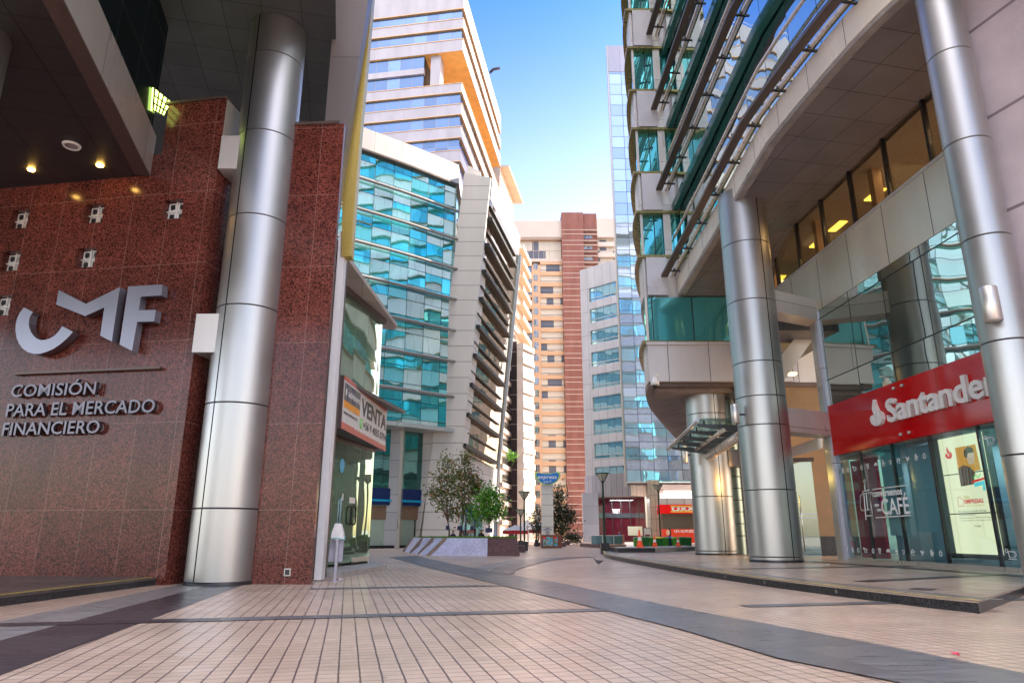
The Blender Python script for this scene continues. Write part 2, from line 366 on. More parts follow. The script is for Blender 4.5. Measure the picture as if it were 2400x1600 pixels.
mb = MB(); mb.face([(-400, -150, 0), (400, -150, 0), (400, 700, 0), (-400, 700, 0)])
mb.build('ground', M['paver'], kind='structure')
def sheet(name, poly, z, m):
    b = MB(); b.face([(p[0], p[1], z) for p in poly])
    o = b.build(name, m, kind='structure')
    if o.data.polygons[0].normal.z < 0: o.data.flip_normals()
    return o
def strip_poly(line, half):
    L = [Vector((p[0], p[1])) for p in line]; a, c = [], []
    for i, p in enumerate(L):
        t = (L[min(i + 1, len(L) - 1)] - L[max(i - 1, 0)]).normalized(); n = Vector((-t.y, t.x)); h = half if not isinstance(half, (list, tuple)) else half[i]
        a.append(p + n * h); c.append(p - n * h)
    return a + c[::-1]
# dark diagonal band on the left with a paler band beside it
sheet('paving_band_dark', [(-3.2, 2.5), (-5.6, 15.6), (-6.25, 15.6), (-4.25, 2.5)], .004, M['slab_dark'])
sheet('paving_band_pale', [(-4.25, 2.5), (-6.25, 15.6), (-6.8, 14.9), (-5.3, 2.5)], .004, M['slab_grey'])
# dark cross bands
d77 = Vector((cos(PHI), sin(PHI)))
for k, (cx, cy, a0, a1, hw, mm) in enumerate([(0, 9.72, -11, -3.6, .17, 'slab_dark'), (0, 9.72, -3.6, 1.9, .17, 'slab_mid'), (0, 14.6, -3.9, 0, .16, 'slab_mid'), (0, 9.72, 3.4, 9.5, .16, 'slab_mid')]):
    p0 = Vector((cx, cy)) + d77 * a0; p1 = Vector((cx, cy)) + d77 * a1
    sheet('paving_cross_band', strip_poly([p0, p1], hw), .008, M[mm])
# broad grey diagonal band sweeping from the planter to the lower right
lo = [(-5.44, 31.89), (-2.6, 22.2), (-.41, 15.27), (1.23, 9.99), (1.83, 7.94), (2.2, 6.21), (2.67, 5.25), (3.9, 1.5)]
hi = [(5.2, 1.5), (3.78, 5.55), (3.33, 7.18), (2.35, 10.1), (1.12, 14.77), (-.37, 19.18), (-1.9, 24.2), (-4.45, 33.71)]
sheet('paving_band_broad', lo + hi, .012, M['slab_mid'])
# curved band
arc = [(-.2, 18.6), (-.28, 20.2), (-.05, 22.3), (.45, 25), (1.1, 28), (2.1, 30.6), (3.6, 32.4)]
sheet('paving_arc', strip_poly(arc, [.25, .36, .42, .42, .42, .42, .4]), .016, M['slab_mid'])
arc2 = [(x - .75, y + .2) for x, y in arc]
sheet('paving_arc_pale', strip_poly(arc2, [.2, .3, .32, .32, .32, .32, .3]), .0045, M['slab_grey'])
# ------------------------------------------------------------ left: red granite office building
ang = radians(9.4)
XR = Vector((cos(ang), -sin(ang), 0)); YR = Vector((sin(ang), cos(ang), 0))     # street directions of the older blocks
A0 = Vector((-7.0, 14.65, 0))
FA = Frame(A0, (XR.x, XR.y))                 # wall A: x runs to the right and ends at 0
bld = empty('office_building', 'red granite office building with glass blocks and dark overhanging upper floors', 'building', (-9, 18, 0))
m = MB()
# wall A with openings for the glass blocks: strips
blocks = []
for u, v in ((405, 490), (220, 500), (45, 513), (205, 603), (25, 612), (10, 715)):
    x, z = FA.px(u, v); blocks.append((x, z))
HB = .25
zt = 11.3
def wall_with_holes(m, fr, x0, x1, z0, z1, holes, out0=-.5, out1=0):
    xs = sorted({x0, x1} | {h[0] - HB for h in holes} | {h[0] + HB for h in holes})
    for a, b in zip(xs[:-1], xs[1:]):
        hs = sorted([h for h in holes if h[0] - HB < (a + b) / 2 < h[0] + HB], key=lambda h: h[1]); z = z0
        for h in hs:
            m.fbox(fr, a, b, z, h[1] - HB, out0, out1); z = h[1] + HB
        m.fbox(fr, a, b, z, z1, out0, out1)
xg = sorted({round(b[0], 1) for b in blocks})
cl = {}
def snap(x):
    for k in cl:
        if abs(k - x) < .5: return k
    cl[x] = 1; return x
blocks = [(snap(x), z) for x, z in blocks]
wall_with_holes(m, FA, -14, 0, 0, 9.3, blocks)
m.fbox(FA, -1.55, 0, 9.3, 11.26, -.5, 0); m.fbox(FA, -14, -1.55, 9.3, 9.9, -.5, -.02)
m.build('granite_wall', M['granite'], bld)
m = MB(); q0 = FA.pt(0, 0); m.hexa([q0 + FA.n * 0, q0 + FA.n * -.5 - FA.x * .01, q0 + YR * 3 - XR * .5, q0 + YR * 3], [p + UP * 11.26 for p in (q0, q0 + FA.n * -.5 - FA.x * .01, q0 + YR * 3 - XR * .5, q0 + YR * 3)])
m = MB(); FBx = Frame(q0 + FA.n * -.501, (YR.x, YR.y)); m.fbox(FBx, 0, 2.6, 0, 11.26, -.5, 0); m.build('granite_wall', M['granite'], bld)
m = MB(); m.fbox(Frame((-4.13, 14.89), (cos(radians(4)), -sin(radians(4)))), -2.2, 0, 0, 10.72, -.12, 0); m.build('granite_wall', M['granite'], bld)
m = MB(); m.fbox(Frame((-4.13, 14.89), (cos(radians(4)), -sin(radians(4)))), -1.7, -.12, 10.722, 10.80, -.11, .03); m.build('parapet_cap', M['brown_metal'], bld); m = MB()
m.fbox(FA, -1.6, -.0, 11.262, 11.33, -.5, .04); m.build('parapet_cap', M['brown_metal'], bld)
# light metal side of the raised parapet
m = MB(); m.fbox(Frame(q0 + FA.n * -.03 + FA.x * .004, (YR.x, YR.y)), 0, 1.3, 9.6, 11.24, 0, .03); m.build('metal_side_panel', M['beige_metal'], bld)
glb = NB('glass_block'); bb = glb.pr((.75, .78, .78), .08, 0, spec=.8); nn = glb.noise(7, 2); glb.set(bb.inputs['Base Color'], glb.mix(glb.rng(nn, .3, .5), (.45, .47, .50), (.80, .82, .84))); bb.inputs['Emission Color'].default_value = (.9, .95, 1, 1)
M['glass_block'] = glb.done(bb)
for x, z in blocks:
    wroot = MB(); wroot.fbox(FA, x - HB, x + HB, z - HB, z + HB, -.46, -.40); g0 = wroot.build('glass_block_window', M['white_paint'], bld)
    for dx in (-1, 1):
        for dz in (-1, 1):
            q = MB(); cx, cz = x + dx * .122, z + dz * .122
            q.fbox(FA, cx - .112, cx + .112, cz - .112, cz + .112, -.40, -.17)
            q.plate([FA.pt(cx - .02, cz - .075, -.155), FA.pt(cx + .06, cz - .04, -.155), FA.pt(cx + .05, cz + .06, -.155), FA.pt(cx - .05, cz + .07, -.155), FA.pt(cx - .06, cz - .02, -.155)], FA.n, .012, 1); q.build('glass_block', [M['glass_block'], M['dark_metal']], g0)
    q = MB(); q.fbox(FA, x - .012, x + .012, z - HB, z + HB, -.4, -.13); q.fbox(FA, x - HB, x + HB, z - .012, z + .012, -.4, -.131); q.build('frame', M['white_paint'], g0)
# low perforated soffit with its metal-clad edge beam
bA = FA.px(352, 412); bB = (352, 412)
bn = Vector((-8.74, 14.94, 0)); bf = Vector((-7.26, 9.26, 0)); bd = (bf - bn).normalized(); be = bn + bd * 13
FBm = Frame(bn, (bd.x, bd.y))      # normal: bd x up
sgn = 1 if FBm.n.x > 0 else -1
m = MB()
if sgn < 0: FBm = Frame(be, (-bd.x, -bd.y))
m.fbox(FBm, 0, 13, 9.33, 10.39, -.34, 0)
m.build('edge_beam', [M['beige_metal']], bld)
m = MB(); m.fbox(FBm, 0, 13, 9.30, 9.33, -.335, -.004); m.build('beam_underside', M['brown_metal'], bld)
pf = NB('perforated_tiles'); u, v = pf.uv(); du = pf.m2('PINGPONG', u, .03); dv = pf.m2('PINGPONG', v, .03)
dd = pf.m2('SQRT', pf.m2('ADD', pf.m2('MULTIPLY', du, du), pf.m2('MULTIPLY', dv, dv))); hol = pf.m2('LESS_THAN', dd, .011)
ln = pf.m2('MAXIMUM', pf.line(u, 1.5, .03), pf.line(v, .75, .02)); col = pf.mix(hol, (.045, .043, .045), (.004, .004, .004)); col = pf.mix(ln, col, (.01, .01, .01))
M['perf'] = pf.done(pf.pr(col, .45, .2))
inn = FBm.n * -.34
pA = bn + inn; pB = be + inn
m = MB(); poly = [(pA.x, pA.y), (pB.x, pB.y), (-26, pB.y), (-26, 18.0), (pA.x - .1, 15.15)]
m.prism([(p[0], p[1]) for p in poly], 9.35, 9.6); m.build('low_soffit', M['perf'], bld)
# dark glass above the beam
M['dark_glass'] = mirror('dark_blue_glass', (.10, .13, .15), 1.5, 1.45, .03, (.008, .01, .01), .01, .02, refl=.35, back=(.004, .010, .014))
m = MB(); FG = Frame(FBm.o - FBm.n * .12, (FBm.x.x, FBm.x.y)); m.fbox(FG, 0, 13, 10.392, 13.6, -.1, 0); m.build('upper_glazing', M['dark_glass'], bld)
# high tiled soffit and the storeys it carries
up = [(-4.3, 13.9), (-6.6, 23.5), (-30, 27), (-30, -4), (-7.0, -4), (-4.62, 8)]
M['soffit_dark'] = panels('dark_soffit_tiles', (.085, .088, .092), .95, .95, .018, (.012, .012, .012), .5, .1, .1)
m = MB(); m.prism(up[::-1], 13.55, 13.7); m.build('soffit', M['soffit_dark'], bld)
M['upper_cladding'] = panels('upper_grey_cladding', (.34, .32, .31), 1.6, 2.2, .02)
m = MB(); m.prism([(-4.35, 13.95), (-6.65, 23.4), (-29.9, 26.9), (-29.9, -3.9), (-7.0, -3.9), (-4.66, 8)][::-1], 13.7, 62); o = m.build('upper_storeys', [M['upper_cladding'], mirror('golden_glass', (.85, .66, .22), 1.6, 3.4, .08, (.55, .5, .4), .03, .05, refl=.5, back=(.55, .42, .14))], bld)
for p_ in o.data.polygons:
    if p_.normal.x > .5: p_.material_index = 1
m = MB(); m.hexa([(-4.76, 15.35, 8.3), (-4.34, 15.35, 8.3), (-4.34, 15.75, 8.3), (-4.76, 15.75, 8.3)], [(-4.74, 15.35, 24), (-3.2, 15.35, 24), (-3.2, 15.75, 24), (-4.74, 15.75, 24)])
m.build('corner_pier', panels('corner_pier_cladding', (.20, .175, .17), 3, 2.6, .02), bld)
m = MB(); D = 15.9
gp = [P(u, v, D) for u, v in ((800, 600), (823, 600), (827, 534), (846, 290), (869, 40), (895, -260), (820, -260), (812, 290), (803, 430))]
m.plate(gp, (0, -1, 0), .3); m.build('golden_fin', M['gold'], bld)
# platform with worn yellow edge
M['platform'] = slabs('platform_slabs', (.05, .04, .04), (.10, .08, .075), 1.2, .6)
plat = [(-7.18, 15.1), (-7.3, 10.4), (-7.75, 7), (-8.6, 3.5), (-20, 3.5), (-20, 17), (-12, 16)]
m = MB(); m.prism(plat, 0.0, .11); m.build('platform', M['granite_dark'], kind='structure')
m = MB(); m.prism(plat, .112, .15, 0); m.build('platform_top', M['platform'], kind='structure')
M['yellow_line'] = plain('worn_yellow_paint', (.80, .62, .06), .5, 0, .4, 12)
sheet('platform_edge_line', strip_poly([(-7.28, 14.9), (-7.39, 10.4), (-7.84, 7), (-8.66, 3.6)], .03), .154, M['yellow_line'])
m = MB(); x, z = FA.px(673, 1341); fc = Frame((-4.13, 14.89), (cos(radians(4)), -sin(radians(4)))); x, z = fc.px(674, 1340); m.fbox(fc, x - .07, x + .07, z - .075, z + .075, 0, .02); sk = m.build('floor_socket', M['beige_metal'], bld)
m = MB(); m.fbox(fc, x - .045, x + .045, z - .05, z + .05, .02, .03); m.build('socket_cover', M['dark_metal'], sk)
# ------------------------------------------------------------ lamps under the low soffit
for i, (u, v) in enumerate(((73, 398), (234, 388))):
    p = G(u, v, 9.33); r = MB(); r.lathe((p.x, p.y, 9.31), [(.0, .0), (.07, 0), (.08, .03)], 16)
    o = tag(r.build('downlight', M['amber']), ('left' if i == 0 else 'right') + 'most amber downlight of the two lit in the dark perforated ceiling', 'ceiling light', 'amber downlights')
for k, (x, e) in enumerate([(-1.9, 60), (-3.9, 90), (-5.9, 90)]):
    p = FA.pt(x, 9.2, .9); l = bpy.data.lights.new('downlight_beam', 'SPOT'); l.energy = e; l.color = (1, .42, .12); l.spot_size = radians(75); l.spot_blend = .8; l.shadow_soft_size = .06
    o = bpy.data.objects.new('downlight_beam', l); COL.objects.link(o); o.location = p; o.rotation_euler = (radians(-25), 0, -ang)
p = G(168, 341, 9.33); r = empty('ceiling_speaker', 'round white rimmed speaker grille set into the dark perforated ceiling', 'speaker', (p.x, p.y, 9.3))
m = MB(); m.lathe((p.x, p.y, 9.31), [(.13, 0), (.17, -.02), (.19, .03)], 28); m.build('rim', M['white_paint'], r)
m = MB(); m.lathe((p.x, p.y, 9.315), [(0, 0), (.13, 0)], 28); m.build('grille', M['concrete'], r)
# fluorescent grid seen in the dark glass
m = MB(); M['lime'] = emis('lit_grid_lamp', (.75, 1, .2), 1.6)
x, z = FG.px(375, 240)
rt = empty('grid_lamp', 'lit greenish grid lamp glowing against the dark glass beside the granite parapet', 'light', FG.pt(x, z, .1))
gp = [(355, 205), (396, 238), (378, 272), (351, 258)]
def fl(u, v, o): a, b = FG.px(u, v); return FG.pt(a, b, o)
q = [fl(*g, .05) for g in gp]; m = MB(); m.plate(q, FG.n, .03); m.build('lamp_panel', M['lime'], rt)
m = MB()
for k in range(5):
    t = k / 4
    m.tube([q[0].lerp(q[1], t) + FG.n * .02, q[3].lerp(q[2], t) + FG.n * .02], .02, 4)
    if k < 4: m.tube([q[0].lerp(q[3], k / 3) + FG.n * .02, q[1].lerp(q[2], k / 3) + FG.n * .02], .02, 4)
m.build('louvre', M['dark_metal'], rt)
# ------------------------------------------------------------ steel columns
def column(loc, r, z0, z1, joints, label, seams=(), mat=None, base=True, grp='steel clad columns', band=None):
    root = empty('steel_column', label, 'column', loc, grp)
    sm = mat or steel_mat('steel_' + label[:12], (.46, .45, .44), .27, (), seams)
    sm.name = sm.name; js = [z0] + [j for j in joints if z0 < j < z1] + [z1]
    for a, b in zip(js[:-1], js[1:]):
        m = MB(); g = .018
        m.lathe(loc, [(r, a + g), (r, b - g)], 64)
        m.lathe(loc, [(r - .03, a + g * .3), (r - .001, a + g)], 64); m.lathe(loc, [(r - .001, b - g), (r - .03, b - g * .3)], 64)
        m.build('cladding_ring', sm, root)
    m = MB(); m.lathe(loc, [(r - .03, z0), (r - .03, z1)], 48); m.build('core', M['dark_metal'], root)
    if base: m = MB(); m.lathe(loc, [(r + .012, z0), (r + .012, z0 + .07), (r - .01, z0 + .075)], 48); m.build('base_ring', M['dark_metal'], root)
    return root
RL = .69
cL = column((-6.05, 15.07, 0), RL, 0, 13.55, [1.5 + 2.19 * k for k in range(6)], 'tall steel clad round column standing against the red granite wall', (-1.98 * RL + 2 * pi * RL,))
for u0, u1, v0, v1 in ((515, 560, 318, 395), (455, 512, 735, 825)):
    m = MB(); D = 14.55; z0, z1 = Zv(v1, D), Zv(v0, D); xa, xb = Xu(u0, (v0 + v1) / 2, D), -6.0
    m.hexa([(xa, D, z0), (xb, D, z0), (xb, D + .75, z0), (xa, D + .75, z0)], [(xa, D, z1), (xb, D, z1), (xb, D + .75, z1), (xa, D + .75, z1)]); m.build('bracket', M['white_metal'], cL)
column((-9.42, 10.0, 0), .65, 0.15, 13.5, [1.6 + 2.2 * k for k in range(6)], 'steel clad round column at the far left edge, passing up beside the dark perforated ceiling', ())
# ------------------------------------------------------------ letters on the granite
sg = empty('wall_sign', 'raised steel initials emblem, bar and three lines of letters on red granite', 'sign', FA.pt(-3, 4, 0))
def zz(x, y): return (x / 3.734, 640 + y / 3.734)
def onA(pts, out): return [FA.pt(*FA.px(*p), out) for p in pts]
M['letter_face'] = M['letter_steel']; M['letter_small'] = steel_mat('letter_steel_small', (.20, .19, .22), .4)
for nm, pts in (('letter', [(590, 180), (568, 305), (820, 405), (985, 330), (950, 573), (1050, 625), (1120, 155), (825, 300)]),
                ('letter', [(1190, 150), (1118, 650), (1225, 705), (1268, 455), (1415, 452), (1430, 352), (1283, 355), (1298, 238), (1478, 228), (1485, 133)]),
                ('letter', [(290, 330), (255, 375), (232, 425), (220, 480), (218, 530), (228, 590), (248, 640), (282, 685), (325, 715), (375, 730), (430, 730), (490, 712), (545, 688), (600, 652), (650, 610), (690, 570), (715, 540), (622, 492), (595, 532), (560, 570), (520, 595), (480, 609), (440, 612), (405, 600), (375, 575), (352, 542), (338, 505), (333, 465), (338, 425), (350, 395), (370, 370)])):
    m = MB(); pp = onA([zz(*p) for p in pts], .26)
    m.plate(pp, FA.n, .2); m.build(nm, M['letter_face'], sg)
m = MB(); a = FA.px(*zz(155, 880)); b = FA.px(*zz(1430, 838)); m.fbox(FA, a[0], b[0], (a[1] + b[1]) / 2 - .03, (a[1] + b[1]) / 2 + .02, .0, .12); m.build('bar', M['brown_metal'], sg)
for tx, p0, p1, hpx in (('COMISIÓN', (140, 1085), (872, 1075), 104), ('PARA EL MERCADO', (98, 1250), (1385, 1238), 110), ('FINANCIERO', (64, 1420), (905, 1410), 108)):
    a = FA.px(*zz(*p0)); b = FA.px(*zz(*p1)); t = FA.px(*zz(p0[0], p0[1] - hpx)); h = t[1] - a[1]
    text(tx, FA.mat(a[0], (a[1] + b[1]) / 2, .1), h / .70, M['letter_small'], 'lettering', sg, ext=.05, bold=.004, fitw=b[0] - a[0])
# ------------------------------------------------------------ left: glass shop with canopy
FS = Frame((-5.22, 17.55), (.170, .985))     # glass front: x runs away from the viewer, n to the right
shop = empty('shop_kiosk', 'small glass fronted shop with pale slab canopy and dark lower canopy beside the granite wall', 'shop', (-5, 19, 0))
M['shop_glass'] = mirror('shop_glass', (.50, .62, .50), 1.0, 1.6, .014, (.12, .16, .14), .012, .03, refl=.42, back=(.12, .19, .14))
SL = 4.85
m = MB(); m.fbox(FS, .25, SL, 5.0, 8.0, -.05, 0); m.build('upper_glazing', M['shop_glass'], shop)
m = MB(); m.fbox(FS, .25, SL - .15, .2, 3.5, -.05, 0); m.build('door_glazing', mirror('shop_door_glass', (.32, .46, .36), 1.0, 3.6, .014, (.12, .16, .14), .012, .02, refl=.42, back=(.07, .13, .09)), shop)
m = MB(); m.fbox(FS, .0, SL, 3.5, 5.0, -.3, 0); m.build('transom_wall', M['brown_metal'], shop)
m = MB(); Fe = Frame(FS.pt(SL, 0, 0), (FS.n.x * -1, FS.n.y * -1)); m.hexa([FS.pt(.3, .1, -3.5), FS.pt(SL, .1, -3.5), FS.pt(SL, .1, -2.4), FS.pt(.3, .1, -2.4)], [FS.pt(.3, 8, -3.5), FS.pt(SL, 8, -3.5), FS.pt(SL, 8, -2.4), FS.pt(.3, 8, -2.4)]); m.build('back_wall', plain('shop_inner_wall', (.28, .30, .26), .7), shop)
m = MB(); m.fbox(FS, SL - .05, SL, .12, 8.0, -2.4, -.05); m.build('end_glazing', M['shop_glass'], shop)
m = MB(); m.box((-4.27, 16.1, .02), .16, .3, 8.3); m.build('white_jamb', plain('white_jamb_paint', (.85, .84, .86), .4, 0, .03), shop)
m = MB(); m.box((-4.36, 16.75, .02), .10, .25, 7.95); m.build('bronze_jamb', M['brown_metal'], shop)
m = MB(); m.box((-4.60, 17.2, .02), .12, .9, 8.1); m.build('bronze_jamb', M['beige_metal'], shop)
# canopy slab
cz = 8.0; c0 = Vector((-4.42, 15.6, cz)); c1 = Vector((-4.06, 23.3, cz)); w0 = Vector((-4.95, 15.8, cz)); w1 = Vector((-4.75, 23.3, cz))
M['canopy'] = panels('canopy_stucco', (.52, .47, .44), 50, 1.9, .012, (.25, .2, .18), .6, 0)
m = MB(); m.hexa([c0, c1, Vector((-4.2, 23.5, cz)), w1 + Vector((-1, 0, 0)), w0 + Vector((-1, 0, 0))][::-1], [p + UP * .14 for p in [c0, c1, Vector((-4.2, 23.5, cz)), w1 + Vector((-1, 0, 0)), w0 + Vector((-1, 0, 0))][::-1]]); m.build('canopy_slab', M['canopy'], shop)
m = MB(); m.fbox(FS, .2, SL, 7.83, 7.99, -.1, .14); m.build('canopy_trim', M['brown_metal'], shop)
# plinth
pl = [G(720, 1354), G(801, 1353), G(906, 1335), Vector((-4.6, 23.4, 0)), Vector((-6, 23.4, 0)), Vector((-6, 17.1, 0))]
m = MB(); m.prism([(p.x, p.y) for p in pl], 0, .13); m.build('plinth', M['concrete'], shop)
# lower canopy (wedge)
m = MB(); a0, a1 = FS.pt(.35, 4.98, .0), FS.pt(SL + .3, 4.98, 0); b0, b1 = FS.pt(.95, 4.92, .62), FS.pt(SL + 1.0, 4.92, .62)
m.hexa([a0, b0, b1, a1], [a0 + UP * .33, b0 + UP * .1, b1 + UP * .1, a1 + UP * .33]); m.build('lower_canopy', M['brown_metal'], shop)
# handle, lock patches
m = MB(); hx, hz = FS.px(823, 1207)
for o_ in (.06, -.12):
    w_, h_ = .20, .25
    pts = [FS.pt(hx + w_ * math.copysign(abs(cos(t)) ** .45, cos(t)), hz + h_ * math.copysign(abs(sin(t)) ** .45, sin(t)), o_) for t in [2 * pi * k / 24 for k in range(25)]]
    m.tube(pts, .028, 8)
m.build('door_handle', M['rubber'], shop)
m = MB(); m.fbox(FS, SL - 1.5, SL - .15, .2, .34, -.07, .03); m.build('door_rail', M['beige_metal'], shop); m = MB(); m.fbox(FS, .3, 1.6, .14, .28, -.07, .03); m.build('door_rail', M['beige_metal'], shop)
for xx in (1.2, 2.4, 3.4):
    m = MB(); m.fbox(FS, xx - .08, xx + .08, .14, .22, -.05, .04); m.build('patch_fitting', M['dark_metal'], shop)
# papers on the door
for (u0, v0, u1, v1, c) in ((818, 1166, 832, 1178, 'white_paint'), (801, 1156, 805, 1172, 'white_paint')):
    a = FS.px(u0, v1); b = FS.px(u1, v0); m = MB(); m.fbox(FS, a[0], b[0], a[1], b[1], .004, .008); m.build('notice', M[c], shop)
sky_ = plain('sky_blue_sticker', (.1, .45, .75), .4); a = FS.px(801.5, 1091); m = MB(); m.plate([FS.pt(a[0] + .16 * cos(t), a[1] + .2 * sin(t), .01) for t in [2 * pi * k / 20 for k in range(20)]], FS.n, .004); m.build('sticker', sky_, shop)
# banner sign
FV = Frame((-4.42, 17.7), (.0415, .999)); sw = 5.25
vs = empty('banner_sign', 'white VENTA banner with orange strip and salmon frame above the shop door', 'sign', FV.pt(2.6, 4.3, 0))
M['salmon'] = plain('salmon_frame', (.62, .16, .11), .45, 0, .06); M['banner'] = plain('banner_white', (.72, .70, .68), .5, 0, .05)
m = MB(); m.fbox(FV, 0, sw, 3.62, 5.02, -.42, 0); m.build('box', plain('sign_box_brown', (.075, .05, .055), .4), vs)
m = MB(); m.fbox(FV, .03, sw - .02, 3.62, 3.80, 0, .015); m.fbox(FV, .03, sw - .02, 4.90, 5.02, 0, .015); m.build('frame', M['salmon'], vs)
m = MB(); m.fbox(FV, .05, sw - .05, 3.80, 4.90, 0, .012); m.build('banner', M['banner'], vs)
m = MB(); m.fbox(FV, .08, 1.7, 4.38, 4.85, .012, .02); m.build('grey_panel', plain('banner_grey', (.18, .165, .16), .5), vs)
m = MB(); m.fbox(FV, .08, 1.7, 4.20, 4.38, .012, .021); m.build('orange_strip', plain('banner_orange', (.9, .35, .02), .5), vs)
nav = plain('navy_ink', (.01, .03, .09), .5); blk = plain('dark_grey_ink', (.09, .08, .08), .5); wht = M['white_paint']
for x in (.25, .75, .95): m = MB(); m.plate([FV.pt(x, 4.84, .023), FV.pt(x + .07, 4.84, .023), FV.pt(x + .2, 4.40, .023), FV.pt(x + .12, 4.40, .023)][::-1], FV.n, .002); m.build('stripe', nav, vs)
text('advisors', FV.mat(.45, 4.53, .026), .26, wht, 'lettering', vs, .002, .004, fitw=1.2)
m = MB(); m.plate([FV.pt(.22 + .08 * cos(t), 4.62 + .10 * sin(t), .03) for t in [2 * pi * k / 16 for k in range(16)]], FV.n, .003); m.build('round_mark', wht, vs)
text('VENTA', FV.mat(1.85, 4.30, .02), .66, blk, 'lettering', vs, .004, .016, fitw=3.25)
text('+56 9 4035 0794', FV.mat(2.15, 3.93, .02), .32, blk, 'lettering', vs, .002, .004, fitw=3.0)
text('www.advisors.cl', FV.mat(.12, 4.03, .02), .14, blk, 'lettering', vs, .002, .0, fitw=1.35)
grn = plain('phone_green', (.16, .62, .05), .5)
m = MB(); m.plate([FV.pt(1.92 + .15 * cos(t), 4.03 + .15 * sin(t), .02) for t in [2 * pi * k / 24 for k in range(24)]], FV.n, .006); m.build('phone_symbol', grn, vs)
m = MB(); m.tube([FV.pt(1.92 + .07 * cos(t), 4.03 + .08 * sin(t), .026) for t in [pi * .6 + pi * k / 8 for k in range(9)]], .014, 5); m.build('handset', wht, vs)
m = MB()
for k in range(14): m.fbox(FV, 1.3 + k * .26, 1.39 + k * .26, 3.765, 3.80, .015, .02)
m.build('white_dots', wht, vs)
# ------------------------------------------------------------ gel dispenser stand
b = G(785, 1362); r = empty('dispenser_stand', 'slim grey stand with white dispenser hood and pale plate in front of the shop door', 'dispenser', b)
gm = plain('pale_violet_metal', (.42, .40, .47), .35, .4); D = b.y
m = MB(); m.box((b.x, D, 0), .055, .05, Zv(1256, D)); m.box((b.x, D, .0), .26, .22, .012); m.build('post', gm, r)
m = MB(); q = [P(u, v, D + .05) for u, v in ((769, 1315), (802, 1316), (806, 1262), (774, 1262))]; m.plate(q, (0, -1, 0), .02); m.build('plate', plain('plate_grey', (.36, .34, .40), .4), r)
m = MB(); lo_ = [P(u, v, D - .03) for u, v in ((774, 1264), (806, 1264), (804, 1246), (799, 1226), (785, 1226), (778, 1246))]; m.plate(lo_, (0, -1, 0), .12); m.build('hood', plain('cloudy_white_plastic', (.72, .68, .70), .2), r)
m = MB(); m.tube([P(774, 1262, D - .04), P(790, 1260, D - .06), P(807, 1264, D - .04), P(809, 1255, D)], .012, 6); m.build('blue_tape', plain('teal_tape', (.1, .42, .45), .5), r)
m = MB(); m.tube([P(796, 1226, D + .02), P(800, 1165, D + .02)], .012, 6); m.tube([P(790, 1226, D + .02), P(795, 1170, D + .02)], .01, 6); m.build('bottle_tube', plain('bottle_blue', (.25, .42, .5), .3), r)
# ------------------------------------------------------------ right: raised platform
kb = [G(1400, 1293), G(1428, 1298), G(1446, 1311), G(1520, 1325), G(1600, 1342), G(1804, 1376), G(2100, 1414), G(2290, 1437)]
kb = [(3.5, 45), (4.6, 36.5), (4.05, 31), (4.1, 27), (4.28, 23.2), (4.5, 19.2), (5.0, 14.4), (5.65, 11.0), (6.07, 9.55)]
def smooth_poly(pts, n=4):
    out = []
    for i in range(len(pts) - 1):
        p0 = Vector(pts[max(i - 1, 0)]); p1 = Vector(pts[i]); p2 = Vector(pts[i + 1]); p3 = Vector(pts[min(i + 2, len(pts) - 1)])
        for k in range(n):
            t = k / n
            out.append(.5 * ((2 * p1) + (p2 - p0) * t + (2 * p0 - 5 * p1 + 4 * p2 - p3) * t * t + (3 * p1 - p0 - 3 * p2 + p3) * t ** 3))
    out.append(Vector(pts[-1])); return [(p[0], p[1]) for p in out]
ke = smooth_poly(kb[1:], 5)
back = [(9.2, 12.9), (14, 17), (30, 17), (30, 36.5)]
PZ = .16
m = MB(); m.prism((ke + back)[::-1] if False else ke + back, 0, PZ - .03); o = m.build('kerb', M['granite_dark'], kind='structure')
M['paver2'] = paving('platform_paving', (.36, .27, .21), (.42, .33, .26), (.27, .20, .16), (.20, .15, .13), mj=False, rough=.28)
m = MB(); m.prism(ke + back, PZ - .03, PZ); m.build('platform_paving', M['paver2'], kind='structure')
def offs(line, d):
    L = [Vector((p[0], p[1])) for p in line]; r = []
    for i, p in enumerate(L):
        t = (L[min(i + 1, len(L) - 1)] - L[max(i - 1, 0)]).normalized(); r.append(p + Vector((-t.y, t.x)) * d)
    return [(p.x, p.y) for p in r]
def band(line, d0, d1): return offs(line, d0) + offs(line, d1)[::-1]
M['coping'] = slabs('coping_stone', (.24, .20, .17), (.34, .29, .25), .8, 5)
M['yellow_line2'] = plain('worn_yellow_edge', (.62, .48, .14), .5, 0, .5, 9)
sheet('kerb_edge_line', band(ke, .0, .08), PZ + .004, M['yellow_line2'])
sheet('kerb_dark_strip', band(ke, .09, .2), PZ + .004, M['slab_mid'])
sheet('kerb_dark_strip', band(ke, .34, .48), PZ + .004, M['slab_mid'])
for (a, b_) in (((6.3, 13.2), (10.6, 15.6)), ((5.4, 17.8), (10.8, 19.6)), ((6.3, 11.3), (6.6, 11.6))):
    sheet('platform_band', strip_poly([a, b_], .16), PZ + .008, M['slab_dark'])
sheet('platform_band', strip_poly([(8.9, 25), (9.9, 19), (10.6, 13.5)], .2), PZ + .012, M['slab_dark'])
